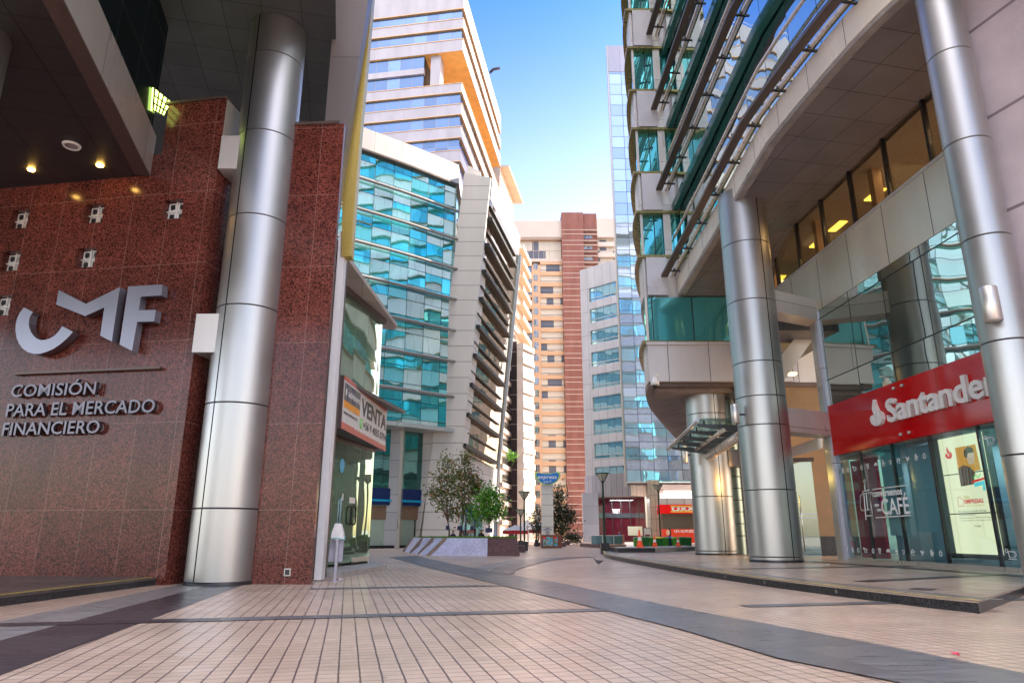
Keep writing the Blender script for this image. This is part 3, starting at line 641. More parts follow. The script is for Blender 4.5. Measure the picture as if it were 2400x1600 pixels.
for k, (u, v) in enumerate(((1710, 1356), (1848, 1372), (2072, 1400))):
    p = G(u, v, .0); i = min(range(len(ke)), key=lambda i: abs(ke[i][1] - p.y)); q = Vector((ke[i][0], ke[i][1])); t = Vector((ke[min(i + 1, len(ke)-1)][0] - ke[i-1][0], ke[min(i + 1, len(ke)-1)][1] - ke[i-1][1])).normalized()
    n = Vector((t.y, -t.x, 0)); c = Vector((q.x, q.y, .075)) + n * .006; m = MB(); m.plate([c + Vector((t.x, t.y, 0)) * .035 * cos(a) + UP * .035 * sin(a) for a in [2 * pi * j / 18 for j in range(18)]], n, .01)
    tag(m.build('kerb_light', plain('kerb_light_metal', (.25, .25, .25), .3, .8)), ['small round step light set in the black kerb, farthest of three', 'small round step light set in the black kerb, middle of three', 'small round step light set in the black kerb, nearest of three'][k], 'step light', 'round step lights in the kerb')
# ------------------------------------------------------------ right: glass tower with curved overhang
tw = empty('glass_tower', 'large glass office tower with curved fins and dark tiled overhang above the bank', 'building', (12, 26, 0))
M['teal_mirror'] = mirror('teal_glass', (.10, .62, .66), 1.35, 50, .05, (.01, .02, .03), .02, .03, refl=.55, back=(.002, .05, .06), tintvar=.35)
M['teal_mirror'] = mirror('teal_glass', (.22, .80, .85), 1.5, 50, .05, (.01, .02, .03), .015, .03, refl=.6, back=(.01, .14, .16), tintvar=.4)
M['panel_grey'] = panels('grey_violet_panels', (.58, .56, .58), 1.75, 50, .025, (.03, .03, .03), .32, .35, .04, ou=.35)
M['side_white'] = panels('white_ribbon_panels', (.80, .79, .74), 1.75, 50, .03, (.2, .2, .2), .4, .1, .06)
M['panel_front'] = plain('front_panel_grey', (.55, .54, .57), .32, .25, .05, 1.2)
M['panel_strip'] = panels('grey_strip_panels', (.42, .42, .45), 50, 50, .0, rough=.3, metal=.4, var=.02)
M['olive'] = plain('olive_bronze_trim', (.24, .20, .08), .3, .7, .1)
Z28 = [7.19, 8.86, 11.0, 12.82, 15.07, 16.95, 19.35, 21.32, 23.83, 25.93]
while Z28[-1] < 52: Z28 += [Z28[-1] + 2.35, Z28[-1] + 2.35 + 1.95]
side = smooth_poly([(5.8, 28.6), (5.95, 30.2), (6.6, 33), (7.7, 36.5), (9.6, 42), (12, 48.5), (15, 54)], 4)
OA = [(7.3, 28.6)] + [(30, 28.6), (30, 54)] + side[::-1][:-1] + [(5.8, 28.6)]     # clockwise from above?
def ccw(p):
    a = sum(p[i][0] * p[(i + 1) % len(p)][1] - p[(i + 1) % len(p)][0] * p[i][1] for i in range(len(p)))
    return p if a > 0 else p[::-1]
def inset(poly, d):
    p = ccw(poly); n = len(p); r = []
    for i in range(n):
        a, b, c = Vector(p[i - 1]), Vector(p[i]), Vector(p[(i + 1) % n]); t1 = (b - a).normalized(); t2 = (c - b).normalized()
        n1 = Vector((-t1.y, t1.x)); n2 = Vector((-t2.y, t2.x)); q = (n1 + n2); q = q / max(.3, q.dot(n1)) if q.length > .1 else n1
        r.append((b.x + q.x * d, b.y + q.y * d))
    return r
OA = ccw(OA)
m = MB(); m.prism(inset(OA, .12), 7.06, 52, 0, 1, 1); o = m.build('glazing', [M['teal_mirror'], M['soffit_tile'], mirror('side_band_glass', (.20, .72, .74), 1.5, 50, .05, (.01, .02, .03), .015, .03, refl=.6, back=(.03, .30, .33), tintvar=.3)], tw)
for p_ in o.data.polygons:
    if p_.normal.x < -.3: p_.material_index = 2
spz = [(7.19, 8.86)] + [(Z28[i], Z28[i + 1]) for i in range(2, len(Z28) - 1, 2)]
for a, b_ in spz:
    m = MB(); m.prism(OA, a, b_, 0); o = m.build('spandrel', [M['panel_grey'], M['side_white']], tw)
    for p_ in o.data.polygons:
        if p_.normal.x < -.3: p_.material_index = 1
    m = MB(); m.prism(inset(OA, -.2), b_ - .02, b_ + .10); m.build('ledge', M['olive'], tw)
for i in range(1, len(Z28) - 1, 2):
    m = MB(); m.prism(inset(OA, -.2), Z28[i + 1] - .12, Z28[i + 1] - .003) if Z28[i + 1] > 11 else None
    if m.v: m.build('ledge', M['olive'], tw)
m = MB(); m.box((7.0, 28.55, 8.86), .32, .1, 43); m.box((5.86, 28.57, 7.2), .1, .1, 44.8); m.build('white_pier', M['white_metal'], tw)
# overhang with curved front
cv = smooth_poly([(7.3, 28.6), (7.42, 26.8), (7.62, 24), (7.84, 20.6), (8.08, 17.5), (8.42, 14.5), (8.8, 12.8), (9.5, 10.6), (10.6, 8), (12.4, 5), (15, 2)], 4)
SOZ = 12.65
ov = [(p[0], p[1]) for p in cv]
OB = ov + [(30, 2), (30, 28.5), (10, 28.5)]
OBc = ccw(OB)
M['soffit_r'] = panels('overhang_soffit_tiles', (.23, .205, .215), 1.15, 1.15, .018, (.03, .03, .03), .45, .2, .05)
def dzo(y): return -max(0.0, min(y, 28.6) - 19.0) * .172
def dzi(y): return -max(0.0, min(y, 28.6) - 25.0) * .46
m = MB(); cs = [p for p in offs(cv, 0)]
for i in range(len(cs) - 1):
    (xa_, ya_), (xb_, yb_) = cs[i], cs[i + 1]
    for k in range(4):
        f0, f1 = k / 4, (k + 1) / 4
        def sp(x, y, f): xi = 12.4 - .055 * y + .2 + (0 if y > 5 else 5); return (x + .05 + (xi - x) * f, y, SOZ + dzo(y) + (dzi(y) - dzo(y)) * f)
        m.face([sp(xa_, ya_, f0), sp(xb_, yb_, f0), sp(xb_, yb_, f1), sp(xa_, ya_, f1)])
m.build('soffit', M['soffit_r'], tw, weld=True)
M['curve_mirror'] = mirror('curved_facade_glass', (.66, .76, .74), 1.55, 2.05, .03, (.03, .05, .05), .025, .045, wscale=.7, refl=.8, back=(.02, .08, .08), tintvar=.08)
m = MB(); m.prism(inset(OBc, .25), SOZ - .6, 50); m.f.pop(); m.mi.pop(); m.sm.pop(); o = m.build('curved_glazing', M['curve_mirror'], tw)
for v_ in o.data.vertices:
    if v_.co.z < 14: v_.co.z += dzo(v_.co.y) + .7
def sweep(line, d0, d1, z0, z1, m, mi=0):
    A, B = offs(line, d0), offs(line, d1); acc = 0
    for i in range(len(line) - 1):
        L = (Vector(A[i + 1]) - Vector(A[i])).length; a, b = A[i], A[i + 1]; c, d = B[i], B[i + 1]; U = [(acc, z0), (acc + L, z0), (acc + L, z1), (acc, z1)]
        m.face([(a[0], a[1], z0), (b[0], b[1], z0), (b[0], b[1], z1), (a[0], a[1], z1)], mi, U, False)
        m.face([(c[0], c[1], z0), (c[0], c[1], z1), (d[0], d[1], z1), (d[0], d[1], z0)], mi, [U[0], U[3], U[2], U[1]])
        m.face([(a[0], a[1], z1), (b[0], b[1], z1), (d[0], d[1], z1), (c[0], c[1], z1)], mi); m.face([(a[0], a[1], z0), (c[0], c[1], z0), (d[0], d[1], z0), (b[0], b[1], z0)], mi); acc += L
    for i in (0, -1):
        a, c = A[i], B[i]; m.face([(a[0], a[1], z0), (a[0], a[1], z1), (c[0], c[1], z1), (c[0], c[1], z0)], mi)
cl = cv
lsgn = -1 if offs(cl, 1)[0][0] > cl[0][0] else 1      # outward = towards -x
def so(d0, d1, z0, z1, name, mat, line=None):
    m = MB(); L = line or cl; a, b = (d0 * lsgn, d1 * lsgn); sweep(L, a, b, z0, z1, m); o = m.build(name, mat, tw)
    import bmesh
    bm = bmesh.new(); bm.from_mesh(o.data); bmesh.ops.remove_doubles(bm, verts=bm.verts, dist=.001); bmesh.ops.recalc_face_normals(bm, faces=bm.faces)
    for v_ in bm.verts: v_.co.z += dzo(v_.co.y)
    bm.to_mesh(o.data); bm.free(); return o
M['fascia_white'] = panels('fascia_panels', (.86, .82, .74), 1.75, 50, .022, (.04, .04, .04), .3, .0, .03)
M['fin_brown'] = panels('fin_brown_metal', (.13, .10, .085), 1.75, 50, .012, (.03, .02, .02), .4, .3, .1)
M['rail_cream'] = plain('cream_rail', (.72, .62, .52), .3, .3)
so(-.25, .0, SOZ - .02, SOZ + .10, 'stone_edge', M['concrete'])
so(-.2, .03, SOZ + .10, SOZ + .92, 'fascia', M['fascia_white'])
brk = None
for k in range(9):
    z = 13.5 + 4.2 * k
    if k: so(-.2, .02, z - 1.0, z - .6, 'spandrel_band', plain('green_shadow_glass', (.03, .13, .115), .12, 0) if k == 1 else bpy.data.materials['green_shadow_glass'])
    so(.48, .76, z - .05, z + .06, 'fin', M['fin_brown'])
    so(.22, .30, z + .03, z + .13, 'rail', M['rail_cream']); so(.08, .14, z + .1, z + .2, 'rail', M['olive'])
    so(-.02, .07, z + 1.9, z + 1.98, 'transom', M['rail_cream'])
    if k < 5:
        acc = 0; nxt = .6
        for i in range(len(cl) - 1):
            a, b_ = Vector(cl[i]), Vector(cl[i + 1]); L = (b_ - a).length
            while nxt < acc + L and nxt < 19:
                p = a.lerp(b_, (nxt - acc) / L); t = (b_ - a).normalized(); n = Vector((-t.y, t.x)) * lsgn
                m = MB(); q = p + n * .3; m.box((0, 0, 0), .62, .07, .06); m.box((.0, .1, .02), .10, .03, .09)
                if brk is None: o = m.build('fin_bracket', M['dark_metal']); brk = o.data
                else: o = bpy.data.objects.new('fin_bracket', brk); COL.objects.link(o)
                o.location = (q.x, q.y, z + dzo(q.y)); o.rotation_euler = (0, 0, math.atan2(n.y, n.x)); o.parent = tw; o.matrix_parent_inverse = pmi(tw)
                nxt += 1.75
            acc += L
# lower storey front under the overhang, and its curved underside
FL = Frame((5.8, 28.5), (1, 0))
M['teal_store'] = mirror('teal_office_glass', (.25, .75, .78), 1.75, 50, .05, (.01, .015, .02), .02, .03, refl=.42, back=(.02, .17, .19), ou=.9, tintvar=.3)
m = MB(); m.fbox(FL, .12, 6.2, 8.9, 10.95, -.1, .02); m.build('office_glazing', M['teal_store'], tw)
m = MB(); m.hexa([(7.36, 28.3, 11.02), (12, 28.3, 11.02), (12, 28.45, 11.0), (7.36, 28.45, 11.0)], [(7.36, 28.3, 12.64), (12, 28.3, 12.64), (12, 28.45, 12.64), (7.36, 28.45, 12.64)]); m.build('sloping_soffit', M['soffit_r'], tw)
for a, b_ in spz[1:]: m = MB(); m.fbox(FL, .13, 1.03, a + .02, b_ - .04, .11, .14); m.build('front_panel', M['panel_front'], tw)
m = MB(); m.fbox(FL, 0, 6.2, 7.19, 8.78, .0, .06); m.fbox(FL, -.05, 6.2, 8.78, 8.9, 0, .14); m.build('panel_band', M['panel_grey'], tw)
m = MB(); m.prism(inset(OA, .35), 6.85, 7.01); m.build('lower_soffit', panels('lower_soffit_tiles', (.20, .16, .15), 1.1, 1.1, .02, (.04, .03, .03), .5, .1, .06), tw)
m = MB(); m.prism(inset(OA, .02), 7.0, 7.187); m.build('soffit_rim', M['brown_metal'], tw)
# ------------------------------------------------------------ bank front
FB = Frame((10.98, 24.0), (.055, -1))
bank = empty('bank_branch', 'bank front with glossy red band, tall glazing and beige panels above', 'bank', (11.3, 19, 0))
bx = FB.px
RL0, RL1 = 3.55, 5.24
M['bank_glass_hi'] = mirror('bank_upper_glass', (.60, .66, .58), 1.9, 2.25, .04, (.015, .02, .02), .015, .022, wscale=.6, refl=.5, back=(.02, .035, .04), ov=.6)
M['brown_window'] = mirror('amber_window', (.30, .25, .16), 2.05, 50, .07, (.01, .01, .01), .01, .02, refl=.25, back=(.20, .12, .055))
M['red_gloss'] = (lambda b: b.done(b.pr(b.mix(b.m2('MAXIMUM', b.line(b.uv()[0], 4.3, .012), 0.0), (.50, .004, .006), (.12, .0, .0)), .08, 0, spec=.4)))(NB('red_gloss'))
m = MB(); m.fbox(FB, .0, 19, RL1, 8.72, -.3, 0); m.build('upper_glazing', M['bank_glass_hi'], bank)
m = MB(); m.fbox(FB, -4.4, 19, 8.72, 10.62, -.3, .02); m.build('panel_band', panels('beige_green_panels', (.66, .63, .53), 2.05, 50, .03, (.02, .02, .02), .3, .25, .04), bank)
M['warm_glass'] = clear_glass('warm_tinted_glass', (.62, .55, .45), .06)
for k in range(12):
    xa_ = -4.4 + 1.95 * k
    m = MB(); m.fbox(FB, xa_ + .05, xa_ + 1.9, 10.72, SOZ, -.08, -.04); m.build('upper_window', M['warm_glass'], bank)
    m = MB(); m.fbox(FB, xa_ - .05, xa_ + .05, 10.70, SOZ, -.14, -.01); m.build('mullion', M['dark_metal'], bank)
    if k % 2 == 0: m = MB(); m.fbox(FB, xa_ + .15, xa_ + .42, 10.7, SOZ, -.9, -.6); m.build('office_column', plain('cream_column_%d' % k, (.62, .45, .28), .6), bank)
m = MB(); m.fbox(FB, -4.4, 19, 10.7, SOZ, -3.2, -3.1); m.build('office_wall', plain('warm_office_wall', (.36, .25, .16), .7), bank)
m = MB(); m.fbox(FB, -4.4, 19, SOZ - .1, SOZ - .02, -3.1, -.2); m.build('office_ceiling', plain('office_ceiling', (.42, .38, .32), .7), bank)
for xx in (-2.6, -1.0, 1.6): m = MB(); m.fbox(FB, xx, xx + .9, SOZ - .14, SOZ - .10, -1.9, -1.6); m.build('strip_lamp', emis('office_strip_lamp_%d' % int(xx * 10 + 50), (1, .72, .12), 2.5), bank)
for xx in (-1.5, 3.5, 8.5, 13):
    l = bpy.data.lights.new('office_lamp', 'AREA'); l.energy = 28; l.size = 1.5; l.color = (1, .78, .5); o = bpy.data.objects.new('office_lamp', l); COL.objects.link(o); o.location = FB.pt(xx, SOZ - .2, -1.7)
m = MB(); m.fbox(FB, -4.4, 19, 10.60, 10.70, -.3, .05); m.build('sill', M['white_metal'], bank)
m = MB(); m.fbox(FB, .35, 19, RL0, RL1, -.2, .08); m.build('red_band', M['red_gloss'], bank)
for bxx, bz in ((1.35, 1), (1.75, 1), (1.35, 0), (1.75, 0), (5.6, 1), (6.0, 1), (5.6, 0), (6.0, 0)):
    p = FB.pt(bxx + 3.0, RL0 + (.18 if not bz else 1.52), .08); m = MB(); m.tube([p, p + FB.n * .07], .045, 12); m.build('fixing_bolt', M['steel'], bank)
# end pier of the bank
m = MB(); m.fbox(FB, -.15, .28, PZ, 8.72, -.2, .06); m.build('end_pier', M['beige_metal'], bank)
m = MB(); m.fbox(FB, .28, .45, PZ, 8.72, -.2, .10); m.build('end_jamb', panels('lavender_jamb', (.52, .52, .62), 50, 3.3, .02, rough=.3, metal=.3), bank)
# lower glazing with interior
zb, ztp = PZ + .1, RL0
M['bank_glass'] = clear_glass('bank_shop_glass', (.70, .84, .86), .07)
muls = [.45, 1.9, 3.6, 5.35, 7.2, 9.2, 11.4, 13.6, 15.8, 18]
for a, b_ in zip(muls[:-1], muls[1:]):
    m = MB(); m.fbox(FB, a + .03, b_ - .03, zb, ztp, -.02, 0); m.build('window', M['bank_glass'], bank)
    m = MB(); m.fbox(FB, b_ - .03, b_ + .03, zb, ztp, -.08, .004); m.build('mullion', M['dark_metal'], bank)
m = MB(); m.fbox(FB, .45, 19, PZ, zb, -.15, .05); m.build('sill', M['beige_metal'], bank)
M['bank_wall'] = panels('bank_interior_wall', (.16, .26, .30), 1.1, 50, .02, (.08, .13, .16), .5, 0, .12)
m = MB(); m.fbox(FB, .3, 19, PZ + .002, ztp, -2.3, -2.2); m.build('interior_wall', M['bank_wall'], bank)
m = MB(); m.fbox(FB, .3, 19, PZ + .002, PZ + .02, -2.2, -.16); m.build('interior_floor', M['slab_dark'], bank)
m = MB(); m.fbox(FB, .3, 19, ztp - .12, ztp - .02, -2.2, -.1); m.build('interior_ceiling', M['concrete'], bank)
m = MB(); m.fbox(FB, .55, 2.0, zb, 3.35, -.5, -.4); m.build('red_panel', granite('red_interior_panel', (.50, .02, .045), (.65, .03, .06), rough=.4), bank)
for x in (2.3, 4.0, 9.0):
    m = MB(); p = FB.pt(x, 0, -.75); m.tube([p + UP * PZ, p + UP * ztp], .16, 14); m.build('interior_column', plain('pale_blue_column', (.40, .52, .60), .4), bank)
for x0, x1, zz0 in ((2.45, 3.5, .95), (3.75, 5.2, 1.05), (8.5, 10.2, .6)):
    m = MB(); m.fbox(FB, x0, x1, zz0, ztp - .15, -.34, -.32); m.build('roller_blind', plain('blue_grey_blind%d' % int(x0), (.40, .52, .56), .7, 0, .06), bank)
for xx in (1.2, 4.5, 8.2):  # unseen area lights added to brighten the bank interior
    l = bpy.data.lights.new('bank_fill_light', 'AREA'); l.energy = 20; l.size = 1.2; l.color = (.92, .97, 1); o = bpy.data.objects.new('bank_fill_light', l); COL.objects.link(o); o.location = FB.pt(xx, 3.38, -1.2)
# beams tying the big column to the front
# screens in the window
sx0, sx1 = 6.15, 7.85
scr = empty('video_wall', 'tall lit video wall of three stacked cream screens advertising a plan in the bank window', 'screen', FB.pt(7, 2, -.3))
M['screen'] = emis('cream_screen', (1, .80, .50), .46)
sc_z = [(.52, 1.35), (1.37, 2.38), (2.40, 3.28)]
a = FB.px(2186, 1292); b_ = FB.px(2315, 1298); t0 = FB.px(2190, 1040)
sx0 = FB.px(2230, 1290)[0]; sx1 = FB.px(2338, 1298)[0]; zb0 = FB.px(2338, 1300)[1]; ztt = FB.px(2190, 1030)[1]
zA, zB = FB.px(2209, 1113)[1], FB.px(2222, 1204)[1]
for z0, z1 in ((zb0, zB - .015), (zB + .015, zA - .015), (zA + .015, ztt)):
    m = MB(); m.fbox(FB, sx0, sx1, z0, z1, -.16, -.12); m.build('display', M['screen'], scr)
m = MB(); m.fbox(FB, sx0 - .28, sx1 + .06, zb0 - .12, ztt + .08, -.30, -.17); m.build('housing', M['dark_metal'], scr)
m = MB(); m.fbox(FB, sx0 - .24, sx0 - .02, zb0, ztt, -.165, -.13); m.build('side_strip', M['beige_metal'], scr)
redE = emis('screen_red', (1, .01, .012), .35); oraE = emis('screen_orange', (.9, .33, .03), .35); brE = emis('screen_brown', (.16, .07, .04), .3); teaE = emis('screen_teal', (.15, .7, .75), .35); greE = emis('screen_green', (.15, .75, .12), .35); skiE = emis('screen_skin', (.85, .5, .34), .35); ylE = emis('screen_yellow', (.95, .55, .1), .3); gyE = emis('screen_grey', (.25, .2, .18), .2)
def flame(x, z, s, fr, out, mat, parent, th=.02, grp=None):
    "a rounded drop with a tongue and two slits"
    body = [(-.5, -.05), (-.42, -.28), (-.2, -.42), (.1, -.45), (.35, -.38), (.5, -.18), (.5, .0), (.4, .16), (.22, .26), (.17, .27), (.16, .1), (.02, -.12), (-.1, -.3), (-.12, -.1), (-.2, .12), (-.36, .1), (-.46, .03)]
    t1 = [(-.04, .02), (-.16, .22), (-.2, .42), (-.08, .72), (-.02, .85), (.02, .6), (.1, .42), (.18, .28), (.08, .08), (.0, -.06)]
    for pp in (body, t1):
        m = MB(); m.plate([fr.pt(x + a * s, z + b * s, out + (.001 if pp is t1 else 0)) for a, b in pp], fr.n, th); m.build('flame_emblem', mat, parent)
O_ = -.115
W_ = sx1 - sx0
flame(sx0 + .22 * W_ - .02, ztt - .42, .26, FB, O_, redE, scr, .003)
m = MB(); m.fbox(FB, sx1 - .14, sx1, ztt - .42, ztt, -.12, O_ + .002); m.build('red_tab', redE, scr)
def rpx(pts, out=O_): return [FB.pt(*FB.px(*p), out) for p in pts]
def z7(x, y): return (1940 + x / 4.48, 1000 + y / 4.48)
m = MB(); m.plate(rpx([z7(1290, 220), z7(1500, 180), z7(1560, 450), z7(1330, 490)]), FB.n, .003); m.build('picture', oraE, scr)
m = MB(); m.plate(rpx([z7(1380, 250), z7(1420, 205), z7(1470, 215), z7(1490, 270), z7(1470, 300), z7(1420, 330), z7(1385, 310)], O_ + .003), FB.n, .002); m.build('picture_hair', brE, scr)
m = MB(); m.plate(rpx([z7(1425, 275), z7(1490, 265), z7(1495, 330), z7(1480, 390), z7(1440, 395), z7(1415, 340)], O_ + .005), FB.n, .002); m.build('picture_face', skiE, scr)
m = MB(); m.plate(rpx([z7(1325, 440), z7(1380, 400), z7(1450, 420), z7(1500, 480), z7(1490, 600), z7(1355, 625)], O_ + .004), FB.n, .002); m.build('picture_jacket', brE, scr)
for k in range(4):
    m = MB(); m.tube(rpx([z7(1350 + 35 * k, 430), z7(1375 + 32 * k, 610)], O_ + .008), .007, 4); m.build('picture_stripe', M['white_paint'], scr)
m = MB(); m.plate(rpx([z7(1465, 565), z7(1600, 525), z7(1605, 550), z7(1470, 590)], O_ + .006), FB.n, .002); m.build('picture_awning', redE, scr)
m = MB(); m.plate(rpx([z7(1490, 590), z7(1600, 560), z7(1612, 660), z7(1590, 670), z7(1580, 610), z7(1500, 630)], O_ + .006), FB.n, .002); m.build('picture_shop', teaE, scr)
m = MB(); m.tube(rpx([z7(1485, 540), z7(1510, 500), z7(1535, 530), z7(1560, 490)], O_ + .008), .012, 4); m.build('picture_arrow', greE, scr)
m = MB(); m.tube(rpx([z7(1320, 745), z7(1335, 730), z7(1378, 765), z7(1385, 828), z7(1328, 832), z7(1320, 745)]), .008, 4); m.build('house_outline', redE, scr)
for tx, p0, p1, hpx, mm, bo in (('Plan', (1388, 752), (1445, 748), 34, ylE, 0), ('EMPRESAS', (1395, 805), (1590, 792), 44, redE, .004), ('Sin costo en comisión del plan', (1328, 898), (1620, 884), 22, gyE, 0), ('(2 primeros meses)', (1335, 935), (1500, 925), 20, gyE, 0), ('Comisión mensual 0,00 UF, IVA incluido', (1342, 963), (1690, 948), 14, gyE, 0), ('a nuevos según la persona que contrates', (1346, 990), (1700, 976), 14, gyE, 0), ('Incluye', (1498, 1048), (1568, 1046), 24, gyE, 0)):
    a = FB.px(*z7(*p0)); b_ = FB.px(*z7(*p1)); t = FB.px(*z7(p0[0], p0[1] - hpx)); text(tx, FB.mat(a[0], (a[1] + b_[1]) / 2, O_), (t[1] - a[1]) / .7, mm, 'lettering', scr, .0008, bo, fitw=b_[0] - a[0])
m = MB(); m.tube(rpx([z7(1408, 828), z7(1595, 818)]), .006, 4); m.build('underline', ylE, scr)
# white drawings on the glass
W2 = plain('white_vinyl', (.85, .87, .87), .5, 0, .02)
dec = empty('window_lettering', 'white conversemos con un CAFÉ lettering and snack outlines on the bank glass', 'decal', FB.pt(3, 1.6, .02))
def ln(pts, r=.017, nm='drawn_line', out=.03): m = MB(); m.tube(rpx([z7(*p) for p in pts], out), r, 4, caps=False); m.build(nm, W2, dec)
for tx, p0, p1, hpx, bo in (('conversemos', (478, 738), (790, 700), 62, .0), ('CAFÉ', (582, 925), (872, 903), 172, .0), ('con', (500, 835), (545, 825), 26, .0), ('un', (530, 885), (570, 875), 26, 0)):
    a = FB.px(*z7(*p0)); b_ = FB.px(*z7(*p1)); t = FB.px(*z7(p0[0], p0[1] - hpx)); text(tx, FB.mat(a[0], (a[1] + b_[1]) / 2, .02), (t[1] - a[1]) / (.72 if tx.isupper() else .62), W2, 'lettering', dec, .001, bo + .008, fitw=b_[0] - a[0])
ln([(475, 657), (835, 612)]); ln([(515, 953), (880, 928)]); ln([(375, 680), (450, 660)]); ln([(398, 600), (402, 670)]); ln([(398, 552), (410, 572), (398, 592), (386, 572), (398, 552)])
ln([(378, 702), (470, 685), (450, 735), (490, 975)]); ln([(378, 702), (352, 720), (352, 840), (368, 878), (390, 875)]); ln([(390, 710), (412, 975)]); ln([(410, 935), (480, 928)]); ln([(412, 690), (432, 870)]); ln([(418, 872), (450, 866)])
def icon(kind, x, z, s):
    m = MB(); L = []
    if kind == 0: L = [[(-.35, .4), (.35, .4), (.28, .25), (-.28, .25), (-.35, .4)], [(-.26, .25), (-.18, -.5), (.18, -.5), (.26, .25)], [(-.22, .0), (.22, .0)]]
    if kind == 1: L = [[(-.5, -.2), (-.35, .2), (0, .35), (.35, .2), (.5, -.2), (.2, -.05), (0, -.15), (-.2, -.05), (-.5, -.2)], [(0, .35), (0, -.15)], [(-.25, .25), (-.18, -.05)], [(.25, .25), (.18, -.05)]]
    if kind == 2: L = [[(-.2, .2), (-.14, -.5), (.14, -.5), (.2, .2), (-.2, .2)], [(.05, .2), (-.05, .6)], [(-.17, 0), (.17, 0)]]
    if kind == 3: L = [[(0, -.45), (-.32, 0), (-.28, .28), (-.1, .3), (0, .15), (.1, .3), (.28, .28), (.32, 0), (0, -.45)]]
    if kind == 4: L = [[(-.35, .0), (-.25, -.45), (.25, -.45), (.35, .0), (-.35, .0)], [(-.38, .0), (-.3, .2), (0, .4), (.3, .2), (.38, .0)]]
    if kind == 5: L = [[(0, -.3), (-.4, .3), (-.1, .25), (0, -.3)], [(0, -.3), (.4, .35), (.45, -.0), (0, -.3)], [(0, -.3), (-.02, -.5)]]
    if kind == 6: L = [[(-.2, .3), (-.2, -.5), (.2, -.5), (.2, .3), (-.2, .3)], [(.2, .15), (.36, .1), (.36, -.2), (.2, -.25)], [(-.05, .3), (-.05, .6)], [(0, .15), (0, -.35)]]
    if kind == 7: L = [[(.3 * cos(t), -.1 + .36 * sin(t)) for t in [2 * pi * k / 12 for k in range(13)]], [(0, .26), (.1, .45)]]
    if kind == 8: L = [[(-.4, .25), (-.3, -.25), (.3, -.25), (.4, .25), (-.4, .25)], [(.38, .15), (.55, .1), (.5, -.1), (.32, -.12)], [(-.45, -.38), (.45, -.38)], [(-.55 + .16 * cos(t), .32 + .16 * sin(t)) for t in [2 * pi * k / 8 for k in range(9)]]]
    for l in L: m.tube([FB.pt(x + a * s, z + b * s, .025) for a, b in l], .011, 3, caps=False)
    m.build('snack_outline', W2, dec)
kinds = [5, 6, 7, 8, 7, 0, 1, 2, 3, 4, 5, 6, 7]
for xs, y in (((110, 165, 220, 290, 362, 428, 513, 590, 662, 750, 845, 935, 1022), lambda x: 470 - (x - 110) * .185), ((208, 268, 326, 404, 484, 553, 643, 730, 802, 900, 1000, 1100, 1195), lambda x: 1285 + (x - 208) * .04)):
    for k, x in zip(kinds, xs): c = FB.px(*z7(x, y(x))); icon(k, c[0], c[1], .17)
for x, y in ((1715, 140), (1945, 1340)): c = FB.px(*z7(x, y)); icon(8, c[0], c[1], .26)
# raised bank name
bs = empty('bank_sign', 'white raised bank name and flame emblem on the glossy red band', 'sign', FB.pt(6, 4.4, .1))
def z6(x, y): return (1600 + x / 2.94, 534 + y / 2.94)
a = FB.px(*z6(1452, 1325)); h = FB.px(*z6(1452, 1180)); e = FB.px(*z6(2140, 1160))
x0 = a[0]; wN = (e[0] - a[0]) / .90
text('Santander', FB.mat(x0, (a[1] + e[1]) / 2 - .02, .14), (h[1] - a[1]) / .70 * 1.08, M['white_paint'], 'lettering', bs, ext=.05, bold=.02, fitw=wN)
c = FB.px(*z6(1372, 1300)); flame(c[0], c[1], .62, FB, .2, M['white_paint'], bs, .12)
# ------------------------------------------------------------ columns of the right building
R1c = Vector((8.22, 22.45, 0))
c1 = column(R1c, .80, PZ, SOZ + .02, [.32, 2.32, 4.35, 5.28, 6.42, 8.55, 10.65], 'tall steel clad round column on the platform before the bank entrance', (.80 * 5.05,))
c2 = column((8.55, 30.1, 0), .85, PZ, 6.9, [.32, 2.5, 4.4, 6.0], 'shorter steel clad round column behind the glass entrance canopy', (.85 * 4.9,), band=None)
c3 = column((9.28, 12.45, 0), .42, .0, 12.7, [2.35 + 2.08 * k for k in range(6)], 'slender steel clad round column in the right foreground against violet stucco', ())
for (u0, u1, v0, v1, D) in ((1828, 1934, 681, 731, 22.6), (1853, 1957, 955, 1011, 22.6)):
    m = MB(); z0, z1 = Zv(v1, D), Zv(v0, D); x0 = 8.3; x1 = 11.05
    m.hexa([(x0, 22.1, z0), (x1, 23.6, z0), (x1, 24.4, z0), (x0, 23.0, z0)], [(x0, 22.1, z1), (x1, 23.6, z1), (x1, 24.4, z1), (x0, 23.0, z1)]); m.build('tie_beam', M['white_metal'], c1)
m = MB(); D = 29.6; z0, z1 = Zv(1093, D), Zv(1053, D); m.hexa([(9.2, 29.5, z0), (12, 29.5, z0), (12, 30.2, z0), (9.2, 30.2, z0)], [(9.2, 29.5, z1), (12, 29.5, z1), (12, 30.2, z1), (9.2, 30.2, z1)]); m.build('tie_beam', M['white_metal'], c2)
def wall_light(u, v, D, h, r, label, grp='cylinder wall lights on the columns', dx=.2):
    p = P(u, v, D); rt = empty('wall_light', label, 'wall light', p, grp)
    m = MB(); m.lathe((p.x, p.y, p.z - h / 2), [(r * .9, 0), (r, .02), (r, h - .02), (r * .92, h)], 24); m.lathe((p.x, p.y, p.z - h / 2 + .01), [(0, 0), (r * .9, 0)], 24); m.lathe((p.x, p.y, p.z + h / 2 - .02), [(0, 0), (r * .95, 0)], 24); m.build('shade', M['steel'], rt)
    m = MB(); m.tube([p, p + Vector((dx, .1, 0))], .03, 8); m.build('arm', M['dark_metal'], rt)
wall_light(2322, 713, 12.0, .66, .15, 'steel cylinder wall light fixed to the slender foreground column', dx=.2)
